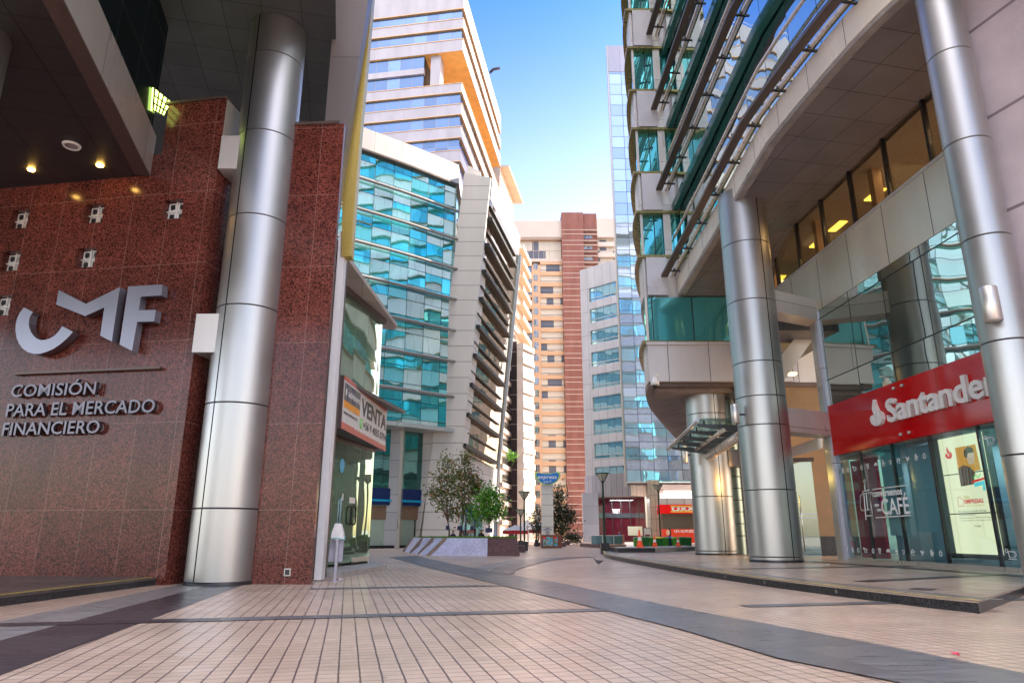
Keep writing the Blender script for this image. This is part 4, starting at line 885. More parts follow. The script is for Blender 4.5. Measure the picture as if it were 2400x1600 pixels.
wall_light(1723, 970, 22.0, .62, .13, 'steel cylinder wall light fixed to the tall column beside the canopy', dx=.4)
wall_light(1605, 1065, 29.3, .7, .12, 'steel cylinder wall light under the glass canopy on the shorter column', dx=.25)
# stucco pier at the right edge
st_ = empty('stucco_building', 'rough violet grey stucco wall with deep grooves at the right edge', 'building', (11, 9, 0))
FP = Frame((9.72, 13.0), (.30, -.954))
b = NB('violet_stucco'); f = b.noise(38, 6, rough=.7); big = b.noise(1.2, 4); u, v = b.uv(); lnn = b.line(v, 2.1, .07, -.9)
col = b.mix(b.rng(big, .3, .7), (.46, .40, .44), (.58, .50, .55)); col = b.mix(lnn, col, (.22, .18, .20)); M['stucco'] = b.done(b.pr(col, .85, 0, b.bump(b.m2('SUBTRACT', f, b.m2('MULTIPLY', lnn, 4.0)), .8, .03)))
m = MB(); m.fbox(FP, 0, 11, 0, 24, -.6, 0); m.build('wall', M['stucco'], st_)
# ------------------------------------------------------------ glass entrance canopy on steel arms
ca = empty('entrance_canopy', 'glass entrance canopy on tapered dark steel arms between the steel columns', 'canopy', (7.6, 27, 4))
D0 = 25.2
def zc(x, y): return (1560 + x / 9.8, 940 + y / 9.8)
ends = [((735, 550), (1690, 610)), ((565, 705), (1620, 760)), ((420, 845), (1400, 900)), ((280, 965), (1220, 1015)), ((150, 1075), (1050, 1130))]
for k, (p, q) in enumerate(ends):
    D = 24.6 + k * .95; a = P(*zc(*p), D); b_ = P(*zc(*q), D)
    m = MB(); hh0, hh1 = .04, .17; m.hexa([a - UP * hh0 - Vector((0, .05, 0)), b_ - UP * hh1 - Vector((0, .05, 0)), b_ - UP * hh1 + Vector((0, .05, 0)), a - UP * hh0 + Vector((0, .05, 0))], [a + UP * .04 - Vector((0, .05, 0)), b_ + UP * .1 - Vector((0, .05, 0)), b_ + UP * .1 + Vector((0, .05, 0)), a + UP * .04 + Vector((0, .05, 0))]); m.build('arm', plain('canopy_arm_%d' % k, (.11, .115, .13), .35, .5), ca)
    m = MB(); c = P(*zc(p[0] + 150, p[1] - 20), D); m.tube([c, c + UP * .14], .035, 6); m.build('stud', M['dark_metal'], ca)
def pz(x, y, D): return P(*zc(x, y), D)
m = MB(); m.tube([pz(990, 1270, 28.4), pz(1720, 780, 24.4)], .17, 14); m.build('main_tube', M['rail_cream'], ca)
m = MB(); m.tube([pz(690, 1110, 28.4), pz(1330, 660, 24.4)], .075, 10); m.build('upper_tube', M['rail_cream'], ca)
m = MB(); m.tube([pz(40, 1105, 28.8), pz(735, 440, 24.0)], .06, 8); m.build('front_tube', M['steel'], ca)
m = MB(); q = [pz(60, 1085, 28.8), pz(815, 385, 24.0), pz(1650, 385, 24.0), pz(1100, 1000, 28.8)]; m.plate(q, UP, .02); m.build('glass_sheet', M['glass_clear'], ca)
# recessed entrance between column and bank
en = empty('bank_entrance', 'recessed glass doors with long steel bar handles left of the bank windows', 'entrance', (10, 28, 0))
FE = Frame((8.9, 28.2), (1, 0))
m = MB(); m.fbox(FE, .6, 5.0, PZ + .002, 8.2, -.6, -.5); m.build('inner_wall', plain('warm_inner_wall', (.24, .15, .07), .5, 0, .1, 2), en)
m = MB(); m.fbox(FE, .9, 3.4, 8.2, 8.6, -.6, 3.9); m.build('entrance_ceiling', M['soffit_tile'], en)
m = MB(); m.fbox(FE, .55, 5.0, PZ, .9, -.49, -.44); m.build('dark_dado', M['granite_dark'], en)
FD = Frame((9.6, 26.6), (1, -.35))
m = MB(); m.fbox(FD, -.2, 1.7, PZ + .02, 3.6, -.03, 0); m.build('door', M['glass_clear'], en)
m = MB(); m.fbox(FD, -.3, 1.8, 3.6, 3.75, -.1, .05); m.build('door_head', M['brown_metal'], en)
for x in (.15, .35, .95, 1.15):
    m = MB(); a = FD.pt(x, .35, .06); m.tube([a, a + UP * 2.0], .022, 8); m.build('bar_handle', M['steel'], en)
m = MB(); m.fbox(FD, -.2, 1.7, 1.55, 1.6, .004, .008); m.fbox(FD, -.2, 1.7, 1.68, 1.73, .004, .008); m.build('frosted_stripe', W2, en)
m = MB(); p = Vector((9.75, 27.6, 3.35)); m.lathe(p, [(0, 0), (.1, 0), (.12, .04)], 16)
o = tag(m.build('downlight', M['amber']), 'amber downlight glowing above the recessed entrance doors', 'ceiling light')
l = bpy.data.lights.new('entrance_beam', 'POINT'); l.energy = 60; l.color = (1, .5, .12); l.shadow_soft_size = .1; o = bpy.data.objects.new('entrance_beam', l); COL.objects.link(o); o.location = (9.9, 27.0, 3.1)
p = P(1857, 878, 26); m = MB(); m.lathe((p.x, p.y, p.z), [(0, 0), (.14, 0), (.17, .05)], 16); tag(m.build('downlight', M['amber']), 'amber downlight high in the recess between the tie beams', 'ceiling light')
m = MB(); m.hexa([P(1800, 1085, 24.6), P(1928, 1050, 24.6), P(1928, 1050, 24.9), P(1800, 1085, 24.9)], [P(1800, 1066, 24.6), P(1928, 1022, 24.6), P(1928, 1022, 24.9), P(1800, 1066, 24.9)]); m.build('sloping_beam', M['beige_metal'], en)
m = MB(); m.hexa([P(1828, 905, 25.5), P(1902, 800, 25.5), P(1902, 800, 26), P(1828, 905, 26)], [P(1818, 850, 25.5), P(1902, 742, 25.5), P(1902, 742, 26), P(1818, 850, 26)]); m.build('sloping_panel', M['beige_metal'], en)
# solid ground floor under the tower
m = MB(); m.prism([(11.2, 34.5), (30, 34.5), (30, 53.5), (15.8, 53.5)], 0.01, 6.84); m.build('ground_floor', mirror('ground_floor_glass', (.35, .55, .48), 1.6, 3.2, .08, (.2, .2, .18), .02, .03, refl=.35, back=(.14, .20, .16)), tw)
# wall behind, below the lower soffit
bw = empty('ground_floor_front', 'panelled ground floor wall with ribbed green grey column behind the steel columns', 'wall', (10, 32, 0))
m = MB(); m.fbox(Frame((9.35, 32.2), (1, -.1)), 0, 6, PZ, 6.84, -.3, 0); m.build('wall', panels('green_grey_panels', (.34, .36, .33), 1.0, 1.1, .02), bw)
gsm = steel_mat('green_steel', (.42, .50, .42), .3); m = MB(); m.lathe((9.75, 31.0, 0), [(.36, PZ), (.36, 6.84)], 24); m.build('ribbed_column', gsm, bw)
for k in range(9): m = MB(); m.lathe((9.75, 31.0, 0), [(.365, .9 + .5 * k), (.375, .91 + .5 * k), (.365, .93 + .5 * k)], 24); m.build('ring', M['dark_metal'], bw)
# CCTV dome camera
def cctv(p, label):
    r = empty('security_camera', label, 'camera', p, None)
    m = MB(); m.lathe(p, [(.0, .34), (.09, .33), (.10, .22), (.17, .16), (.18, .0), (.12, -.02)], 20); m.build('housing', M['white_paint'], r)
    m = MB(); m.lathe(p, [(.12, -.02), (.11, -.09), (.06, -.14), (0, -.15)], 20); m.build('dome', M['dark_metal'], r)
    m = MB(); m.tube([p + UP * .34, p + UP * .42, p + Vector((.2, .1, .45))], .03, 8); m.build('arm', M['white_paint'], r)
cctv(P(1535, 902, 27.6), 'white dome security camera at the lower corner of the grey panelled storey')
# ------------------------------------------------------------ curved glass building (mid left)
cg = empty('curved_glass_building', 'curved turquoise glass building with steel ledges and leaning beige pier beyond the shop', 'building', (-5, 52, 0))
fc = smooth_poly([(-30, 33.5), (-21, 40.2), (-15.6, 44.6), (-11.9, 47.3), (-9.9, 48.8), (-8.0, 50.3), (-5.8, 52.2), (-4.74, 53.1)], 3)
fcb = fc + [(-4.6, 75), (-34, 75)]
M['aqua'] = mirror('turquoise_glass', (.80, 1.0, 1.0), 1.62, 1.31, .045, (.03, .06, .06), .07, .04, wscale=.5, refl=.74, back=(.03, .38, .44), tintvar=.16, alt=((.30, .78, .88), .86), ov=.0)
LZ = [8.65, 11.28, 14.1, 16.64, 19.28, 21.91, 24.54, 27.11, 29.62]
m = MB(); m.prism(fcb, 8.8, 29.7); m.build('glazing', M['aqua'], cg)
M['ledge'] = plain('steel_ledge', (.36, .33, .31), .45, .2, .05)
def tube_line(line, z, r, d, name, mat, par):
    m = MB(); m.tube([(p[0], p[1], z) for p in offs(line, d)], r, 8); return m.build(name, mat, par)
og = -1
for z in LZ[1:-1]: tube_line(fc, z, .13, -.3, 'ledge', M['ledge'], cg)
m = MB(); m.prism(fcb[:0] + offs(fc, -.35) + [(-4.4, 75), (-34, 75)], 29.5, 29.66); m.build('ledge', M['brown_metal'], cg)
M['roof_fascia'] = panels('pale_roof_fascia', (.52, .50, .50), 2.4, 50, .04, (.2, .18, .16), .45, .1, .05)
m = MB(); m.prism(offs(fc, -.25) + [(-4.45, 75), (-34, 75)], 29.66, 31.5); m.build('roof_fascia', M['roof_fascia'], cg)
m = MB(); m.prism(offs(fc, -.45) + [(-4.4, 60), (-34, 60)], 8.5, 8.8); m.build('ledge', M['white_metal'], cg)
# lower floors set back
M['lower_green'] = mirror('lower_green_glass', (.30, .62, .58), 1.5, 2.1, .03, (.03, .05, .05), .02, .04, refl=.45, back=(.01, .06, .06))
fl_ = offs(fc, 1.6); fl_[-1] = (-6.4, 53.9)
m = MB(); m.prism(fl_ + [(-6.4, 70), (-34, 70)], 3.0, 8.5); m.build('lower_glazing', M['lower_green'], cg)
m = MB(); m.prism(offs(fc, 1.5)[:-1] + [(-6.5, 54.0), (-6.4, 70), (-34, 70)], 3.0, 4.2); m.build('navy_band', plain('navy_sign_band', (.012, .03, .14), .35), cg)
m = MB(); m.prism(offs(fc, 1.42)[:-1] + [(-6.55, 54.0), (-6.4, 70), (-34, 70)], 3.25, 3.40); m.build('cyan_stripe', plain('cyan_stripe', (.01, .42, .70), .4), cg)
M['shop_front'] = mirror('pale_shop_front', (.62, .66, .60), 1.25, 50, .12, (.05, .045, .04), .01, .02, refl=.25, back=(.30, .36, .30), tintvar=.3)
m = MB(); m.prism(offs(fc, 1.7)[:-1] + [(-6.4, 54.1), (-6.4, 70), (-34, 70)], .2, 3.0); m.build('shop_front', M['shop_front'], cg)
m = MB(); m.prism(offs(fc, 1.65)[:-1] + [(-6.45, 54.05), (-6.4, 70), (-34, 70)], 2.0, 2.95); m.build('timber_blind', plain('timber_blind', (.25, .15, .09), .6), cg)
m = MB(); m.prism(offs(fc, 1.2)[:-1] + [(-6.7, 53.4), (-6.4, 70), (-34, 70)], 0, .2); m.build('dark_base', M['granite_dark'], cg)
# flat side pier under the glass and leaning pier
M['pier'] = panels('beige_pier_cladding', (.66, .61, .56), 50, 1.28, .05, (.24, .21, .19), .5, .05, .02, dirt=.06)
M['pier_shade'] = M['pier']
dp = 53.4
b0 = [P(948, 1281, dp), P(1003, 1281, dp)]; zt = 8.6
m = MB(); m.hexa([(-8.55, 53.7, 0), (-7.0, 53.15, 0), (-6.0, 56, 0), (-8.5, 56, 0)], [(-8.35, 53.7, 8.5), (-5.9, 53.15, 8.5), (-5.0, 56, 8.5), (-8.3, 56, 8.5)]); m.build('side_wall', M['pier'], cg)
pl0, pl1 = P(985, 1281, 52.8), P(1064, 1281, 52.8); pt0, pt1 = P(1088, 405, 52.8), P(1150, 416, 52.8)
z_lo = 0
lp = Vector((pl0.x, 52.8, 0)); lt = Vector((pt0.x, 52.8, pt0.z)); rp = Vector((pl1.x - .2, 52.8, 0)); rt_ = Vector((pt1.x, 52.8, pt1.z))
bk = Vector((.3, 2.2, 0))
m = MB(); m.hexa([lp, rp, rp + bk, lp + bk], [lt, rt_, rt_ + bk, lt + bk]); m.build('leaning_pier', M['pier'], cg)
m = MB(); m.hexa([lt + Vector((.2, .8, .2)), rt_ + Vector((-.9, .8, .2)), rt_ + Vector((-.9, 1.6, .2)), lt + Vector((.2, 1.6, .2))], [lt + Vector((.2, .8, 1.2)), rt_ + Vector((-.9, .8, 1.0)), rt_ + Vector((-.9, 1.6, 1.0)), lt + Vector((.2, 1.6, 1.2))]); m.build('parapet', M['pier'], cg)
# finned side face leaning out
nb, ntp = Vector((-4.0, 53.2, 7.15)), Vector((-1.85, 53.2, 28.6)); fb, ftp = Vector((-1.45, 69.5, 7.15)), Vector((.72, 69.5, 30.2))
M['side_mirror'] = mirror('side_mirror_glass', (.66, .52, .38), 1.3, 1.31, .03, (.05, .05, .05), .008, .035, wscale=.9, refl=.85, back=(.05, .04, .03))
sdir_ = (fb - nb).normalized(); sn = sdir_.cross((ntp - nb)).normalized()
m = MB()
def fp(s, t): return nb.lerp(fb, s).lerp(ntp.lerp(ftp, s), t)
m.face([nb, fb, ftp, ntp], 0, [(0, 0), (16.5, 0), (16.5, 22), (0, 22)]); m.build('side_glazing', M['side_mirror'], cg)
m = MB(); q = [nb, fb, fb + Vector((-8, 0, 0)), nb + Vector((-1.5, 2, 0))]; m.hexa(q, [p + UP * .25 for p in q]); m.build('side_soffit', M['dark_metal'], cg)
M['metal_lt'] = panels('ribbed_metal_parapet', (.50, .50, .53), 1.0, 50, .04, (.2, .2, .22), .35, .5)
m = MB(); q = [ntp + UP * -.2, ftp + UP * -.2]; m.face([q[0], q[1], q[1] + Vector((.2, 0, 2.2)), q[0] + Vector((.2, 0, 2.2))], 0, [(0, 0), (17, 0), (17, 2.2), (0, 2.2)]); m.face([q[0] + Vector((-.4, 0, 0)), q[0] + Vector((-.2, 0, 2.2)), q[1] + Vector((-.2, 0, 2.2)), q[1] + Vector((-.4, 0, 0))], 0); m.build('side_parapet', M['metal_lt'], cg)
M['fin_dark'] = plain('dark_green_fin', (.016, .018, .016), .55, 0)
nlev = 9
for k in range(nlev):
    t = (k + .02) / nlev + .01; s1 = .86
    a, b_ = fp(0, t), fp(s1, t); o_ = -sn if (-sn).x > 0 else sn; e = Vector((.42, 0, 0))
    m = MB(); m.hexa([a, b_, b_ + e, a + e], [p + UP * .30 for p in (a, b_, b_ + e, a + e)]); m.build('side_fin', M['fin_dark'], cg)
    t2 = t + .5 / nlev
    if t2 < 1: a, b_ = fp(0, t2), fp(s1, t2); m = MB(); e2 = Vector((.18, 0, 0)); m.hexa([a, b_, b_ + e2, a + e2], [p + UP * .12 for p in (a, b_, b_ + e2, a + e2)]); m.build('side_transom', M['fin_dark'], cg)
# base wall below the side face
m = MB(); q = [Vector((-4.6, 55.5, 0)), Vector((-1.9, 69.4, 0)), Vector((-6, 69.4, 0)), Vector((-8, 56, 0))]; tq = [Vector((-4.0, 55.5, 7.15)), Vector((-1.45, 69.4, 7.15)), Vector((-6, 69.4, 7.15)), Vector((-8, 56, 7.15))]
m.hexa(q, tq); m.build('base_wall', panels('grey_base_panels', (.50, .50, .52), 50, 1.25, .05, (.2, .2, .2), .45, .2), cg)
m = MB(); m.hexa([(-2.7, 69.5, 0), (-1.95, 69.6, 0), (-1.95, 70.4, 0), (-2.7, 70.4, 0)], [(.3, 69.5, 30.2), (1.05, 69.6, 30.2), (1.05, 70.4, 30.2), (.3, 70.4, 30.2)]); m.build('end_pier', M['metal_lt'], cg)
FX = Frame((-4.5, 55.4), (.19, .98))
for x0, x1 in ((.6, 2.6), (3.4, 6.0), (6.6, 9.0)): m = MB(); m.fbox(FX, x0, x1, .1, 2.6, .05, .12); m.build('entrance_window', M['lower_green'], cg)
# free standing pillar of the curved building
m = MB(); q0_ = P(914, 1278, 51.5); m.hexa([(q0_.x - .55, 51.5, 0), (q0_.x + .45, 51.5, 0), (q0_.x + .45, 52.3, 0), (q0_.x - .55, 52.3, 0)], [(q0_.x - .35, 51.5, 9.4), (q0_.x + .42, 51.5, 9.6), (q0_.x + .42, 52.3, 9.6), (q0_.x - .35, 52.3, 9.4)]); m.build('pillar', panels('pillar_panels', (.46, .46, .47), 50, 1.25, .04, (.2, .2, .2), .4, .2), cg)
m = MB(); m.hexa([(q0_.x + .45, 51.4, 0), (q0_.x + .66, 51.4, 0), (q0_.x + .66, 52.3, 0), (q0_.x + .45, 52.3, 0)], [(q0_.x + .42, 51.4, 9.6), (q0_.x + .66, 51.4, 9.6), (q0_.x + .66, 52.3, 9.6), (q0_.x + .42, 52.3, 9.6)]); m.build('pillar_edge', M['beige_metal'], cg)
# ------------------------------------------------------------ white banded office tower (upper left)
wt = empty('office_tower', 'tall white office tower with blue window bands and an orange lit open corner', 'building', (-12, 85, 0))
c0 = Vector((-6.75, 80, 0)); SD = Vector((.149, .989, 0)); FD_ = -XR
def foot(ins=0.0, sd=31.5, fr=36): 
    a = c0 + FD_ * ins + SD * ins; b_ = c0 + SD * sd + FD_ * ins; c = b_ + FD_ * fr; d = a + FD_ * fr
    return [(p.x, p.y) for p in (a, b_, c, d)]
M['blue_glass'] = mirror('blue_office_glass', (.12, .20, .38), 1.75, 50, .05, (.25, .22, .2), .02, .03, refl=.5, back=(.06, .10, .18), tintvar=.25)
M['tower_white'] = panels('white_tower_panels', (.36, .34, .38), 1.75, 50, .03, (.35, .33, .33), .4, .1, .05)
M['warm_soffit'] = plain('orange_timber_soffit', (.66, .35, .09), .45, 0, .12, 1.2)
zz8 = [72.95, 71.52, 69.85, 68.26, 66.52, 64.65]
m = MB(); m.prism(foot(.25), 64.75, 74.6); m.build('glazing', M['blue_glass'], wt)
for a, b_ in ((71.52, 75.0), (68.26, 69.85), (64.65, 66.52)): m = MB(); m.prism(foot(), a, b_, 0, 1 if a < 65 else 0, 1 if a < 65 else 0); m.build('spandrel', [M['tower_white'], M['warm_soffit']], wt)
for z in (71.5, 68.22, 69.86, 66.5): m = MB(); m.prism(foot(-.06), z - .03, z + .06); m.build('copper_trim', M['gold'] if False else plain('copper_trim_%d' % int(z), (.55, .33, .15), .4, .5), wt)
m = MB(); m.prism(foot(.5), 75.0, 75.1); m.tube([(*foot(.4)[3], 76.0), (*foot(.4)[0], 76.0), (*foot(.4)[1], 76.0)], .05, 6); m.build('roof_rail', M['white_metal'], wt)
# recessed storeys
rec = [c0 + FD_ * 5.5 + SD * .3, c0 + FD_ * 5.5 + SD * 31, c0 + FD_ * 36 + SD * 31, c0 + FD_ * 36 + SD * .3]
m = MB(); m.prism([(p.x, p.y) for p in rec], 59.3, 64.7); m.build('recessed_glazing', M['blue_glass'], wt)
rec2 = [c0 + FD_ * 5.4, c0 + FD_ * 36, c0 + FD_ * 36 + SD * .6, c0 + FD_ * 5.4 + SD * .6]
for a, b_ in ((61.6, 62.5),): m = MB(); m.prism([(p.x, p.y) for p in rec2], a, b_); m.build('spandrel', M['tower_white'], wt)
m = MB(); r3 = [c0 + FD_ * 3.2 + SD * .5, c0 + FD_ * 4.6 + SD * .5, c0 + FD_ * 4.6 + SD * 2.2, c0 + FD_ * 3.2 + SD * 2.2]; m.prism([(p.x, p.y) for p in r3], 59, 64.66); m.build('corner_column', M['tower_white'], wt)
zl = [59.51]; z = 59.51
lows = [(58.05, 59.51), (54.64, 56.27), (51.17, 52.83), (47.65, 49.34)]
z = 47.65
while z > 4: z -= 3.45; lows.append((z, z + 1.65))
m = MB(); m.prism(foot(.25), 0, 59.3); m.build('glazing', M['blue_glass'], wt)
for a, b_ in lows: m = MB(); m.prism(foot(), a, b_); m.build('spandrel', M['tower_white'], wt)
tb = foot(-.06)
for a, b_ in lows[:5]:
    for z in (a, b_): m = MB(); m.prism(tb, z - .04, z + .04); m.build('copper_trim', bpy.data.materials['copper_trim_71'], wt)
m = MB(); a = c0 + SD * 14 + UP * 71; m.tube([P(1148, 171, 90), P(1156, 163, 90), P(1172, 160, 90)], .22, 6)
tag(m.build('roof_crane_arm', M['dark_metal']), 'thin dark crane arm sticking out from the side of the white tower into the sky', 'crane')
# ------------------------------------------------------------ slim beige apartment block beyond the white tower
rb = empty('apartment_block', 'slim beige apartment block with jutting flat roof right of the white tower', 'building', (-2, 120, 0))
M['beige_wall'] = plain('beige_render', (.60, .46, .32), .7, 0, .07, .5); M['beige_lt'] = plain('pale_render', (.50, .42, .35), .7, 0, .06, .5)
M['win_dark'] = mirror('apartment_glass', (.55, .62, .70), .9, 1.2, .05, (.45, .38, .30), .03, .05, refl=.35, back=(.05, .05, .05), tintvar=.4, alt=((.8, .72, .6), .55))
Rn = Vector((-1.9, 113, 0)); Rf = Vector((2.55, 136, 0))
fo = [(Rn.x, Rn.y), (Rf.x, Rf.y), (Rf.x - 14, Rf.y), (Rn.x - 14, Rn.y)]
m = MB(); m.prism(fo, 0, 58.5); m.build('wall', M['beige_lt'], rb)
FR = Frame((Rn.x, Rn.y), (Rf.x - Rn.x, Rf.y - Rn.y)); Lr = (Rf - Rn).length
FRn = FR if FR.n.x > 0 else None
m = MB(); up2 = [(Rn.x - .3, Rn.y), (Rn.x + 2.2, Rn.y + 13.5), (Rn.x - 10, Rn.y + 13.5), (Rn.x - 10, Rn.y)]; m.prism(up2, 58.4, 65.6); m.build('penthouse', M['beige_lt'], rb)
m = MB(); m.prism([(Rn.x - .2, Rn.y), (Rn.x + 1.4, Rn.y + .1), (Rn.x + 4.2, Rn.y + 14.5), (Rn.x - 10, Rn.y + 14.5)], 65.6, 66.1); m.build('flat_roof', M['beige_wall'], rb)
for k in range(19):
    z = 57.6 - 2.95 * k
    if z < 2: break
    m = MB(); m.fbox(FR, 1.0, 12.5, z - 1.3, z, -.3, .25); m.build('window', M['win_dark'], rb)
    m = MB(); m.fbox(FR, -.1, Lr, z - 2.1, z - 1.4, -.1, .45); m.build('spandrel', M['beige_lt'], rb)
    m = MB(); m.fbox(FR, 14, Lr + .2, z - 2.15, z - 1.95, 0, 1.5); m.build('balcony_slab', M['beige_wall'], rb)
    m = MB(); m.fbox(FR, 14, Lr + .2, z - 1.95, z - 1.2, 1.4, 1.5); m.build('balcony_front', M['beige_lt'], rb)
# ------------------------------------------------------------ dark brick block with concrete balconies
db = empty('balcony_block', 'dark brick block with stepped pale concrete balconies behind the planter trees', 'building', (1, 118, 0))
M['dark_brick'] = plain('dark_brick', (.035, .022, .026), .8, 0, .15, 2); M['conc_lt'] = plain('pale_concrete', (.38, .33, .29), .8, 0, .12, .8)
D = 118
xl, xm, xr_ = Xu(1163, 1000, D), Xu(1212, 1000, D), Xu(1256, 1000, D)
m = MB(); m.prism([(xl - 4, D + 2), (xm, D + 2), (xm, D + 14), (xl - 4, D + 14)][::1], 0, 34.5); m.build('brick_wall', M['dark_brick'], db)
m = MB(); m.prism([(xm, D + 3), (xr_ - .2, D + 5.0), (xr_ - .2, D + 14), (xm, D + 14)], 0, 34.0); m.build('rear_wall', M['conc_lt'], db)
for k in range(12):
    z = 33.6 - 2.62 * k
    if z < 4: break
    w2 = [(xm, D), (xm + 1.15, D), (xr_, D + 3.8), (xr_, D + 5.2), (xm, D + 3.2)]
    m = MB(); m.prism(w2, z - 1.0, z); m.build('balcony', M['conc_lt'], db)
    m = MB(); m.prism([(xm + .0, D + .05), (xm + 1.1, D + .05), (xm + 1.1, D + 3), (xm, D + 3)], z - 2.62, z - 1.0); m.build('balcony_screen', M['conc_lt'], db) if k % 1 == 0 else None
    m = MB(); a = Vector((xm + 1.2, D + .9, 0)); b_ = Vector((xr_ - .05, D + 4.3, 0)); FQ = Frame(a, (b_.x - a.x, b_.y - a.y)); m.fbox(FQ, 0, (b_ - a).length, z - 2.6, z - 1.0, -.3, -.2); m.build('window', M['win_dark'], db)
    if k % 2 == 0 or k > 3:
        m = MB(); m.prism([(xl - 4.5, D - 3), (xl + .6 + .02 * k, D - 3), (xl + .95, D - .2), (xl + .95, D + 2), (xl - 4.5, D + 2)], z - 1.0 - .3, z - .3) if k > 1 else None
        if m.v:
            m.build('balcony', M['conc_lt'], db)
            m = MB(); FQ = Frame((xl - 4.4, D - 1.6), (1, 0)); m.fbox(FQ, 0, 5.1, z - 2.9, z - 1.3, -.3, -.2); m.build('window', M['win_dark'], db)
            m = MB(); m.tube([(xl + .5, D - 2.9, z + .1), (xl + .9, D - .2, z + .1)], .04, 4); m.build('railing', M['dark_metal'], db)
    m = MB(); m.fbox(Frame((xl - 4, D + 2), (1, 0)), 0, xm - xl + 4, z - 1.1, z - 1.0, 0, .03); m.build('string_course', M['conc_lt'], db)
# ------------------------------------------------------------ wide beige apartment tower with brick red strip
at = empty('apartment_tower', 'wide beige apartment tower with brick red vertical strip closing the end of the plaza', 'building', (10, 150, 0))
D = 146; FT = Frame((0, D), (1, 0))
M['orange_render'] = plain('warm_orange_render', (.52, .33, .20), .75, 0, .08, .4); M['red_render'] = panels('brick_red_render', (.20, .08, .062), .35, 50, .03, (.26, .09, .065), .8, 0, .03, dirt=.25)
M['cream_top'] = plain('cream_parapet', (.50, .43, .38), .7, 0, .05, .3)
M['curtain'] = (lambda b: b.done(b.pr(b.mix(b.m2('LESS_THAN', b.cell(1.55, 2.65).outputs['Value'], .2), b.mix(b.line(b.uv()[0], .18, .05), (.62, .56, .46), (.38, .33, .27)), (.10, .11, .14)), .35)))(NB('curtained_window'))
xL, xB0, xB1, xR = 1.3, Xu(1319, 700, D), Xu(1401, 600, D), 26
m = MB(); m.fbox(FT, xL - 6, xR, 0, 68, -16, -1.2); m.build('wall', M['orange_render'], at)
m = MB(); m.fbox(FT, xL - 6, xB0, 66.5, 70.6, -16, .3); m.fbox(FT, xL - 6, xB0, 66.2, 66.5, -1, .0); m.build('parapet', M['cream_top'], at)
m = MB(); m.fbox(FT, xB1, xR, 66.5, 71.2, -16, .3); m.build('parapet', M['cream_top'], at)
m = MB(); m.fbox(FT, xB0, xB1 - 3.2, 0, 72.4, -10, .9); m.build('red_strip', M['red_render'], at)
m = MB(); m.fbox(FT, xB1 - 3.2, xB1, 0, 72.4, -10, .3); m.build('red_strip', M['red_render'], at)
f_ = 2.66; zt0 = 66.2
xc0 = Xu(1265, 800, D); xw0 = Xu(1268, 800, D); xs0, xs1 = Xu(1252, 800, D), Xu(1262, 800, D)
bal1 = Xu(1248, 800, D)
m = MB(); m.fbox(FT, bal1, xw0, 0, 59.8, -1.2, -.1); m.build('window_wall', M['orange_render'], at)
for k in range(24):
    z = zt0 - f_ * k
    if z < 3: break
    if k < 2:
        if k == 0:
            m = MB(); m.fbox(FT, xL, xB0 - .1, z - 4.6, z - .3, -1.2, -1.0); m.build('top_window', M['curtain'], at)
            for j in range(8): m = MB(); m.fbox(FT, xL + 1.2 * j, xL + 1.2 * j + .08, z - 4.6, z - .3, -1, -.92); m.build('window_frame', M['cream_top'], at)
            m = MB(); m.fbox(FT, xL, xB0 - .1, z - 2.6, z - 2.5, -1, -.9); m.build('window_frame', M['cream_top'], at)
        m = MB(); m.fbox(FT, xL - 2, xB0, z - 5.6 - .0, z - 4.9, -1.2, .05) if k == 0 else None
        if m.v: m.build('spandrel', M['cream_top'], at)
        continue
    zb_ = z - f_
    m = MB(); m.fbox(FT, xw0, xB0, z - .95, z - .05, -1.2, .0); m.build('spandrel', M['orange_render'], at)
    m = MB(); m.fbox(FT, xw0, xB0 - .05, zb_ - .05, z - .95, -.9, -.35); m.build('window', M['curtain'], at)
    m = MB(); m.tube([(xw0, D + .1, zb_ + .35), (xB0, D + .1, zb_ + .35)], .04, 4); m.build('railing', M['dark_metal'], at)
    m = MB(); m.fbox(FT, xs0, xs1, zb_ + .45, z - .75, -.15, -.06); m.build('small_window', M['win_dark'], at)
    m = MB(); m.fbox(FT, xL - 2.5, bal1, z - .9, z - .2, -1.2, -.2); m.build('balcony_front', M['orange_render'], at)
    m = MB(); m.fbox(FT, xL - 2.5, bal1, zb_ - .2, z - .9, -1.19, -1.1); m.build('balcony_window', M['win_dark'], at)
for k in range(26):
    z = 70.0 - 2.66 * k
    if z < 1: break
    for q in (0, 1.05): m = MB(); m.fbox(FT, xB0 + .02, xB1 - .02, z - q - 2.0, z - q - 1.9, .3 if False else -.2, .93); m.build('string_course', M['beige_lt'], at) if False else m.build('string_course', M['cream_top'], at)
    m = MB(); m.fbox(FT, xB1 - 3.15, xB1 - 1.2, z - 3.9, z - 3.15 + .2, .3, .36); m.build('small_window', M['win_dark'], at)
    if k < 4: m = MB(); m.fbox(FT, xB1, xR, z - 5.6, z - 4.6, -1.0, .0); m.build('spandrel', M['cream_top'], at); m = MB(); m.fbox(FT, xB1, xR, z - 4.6, z - 3.0, -1.0, -.8); m.build('window', M['curtain'], at)
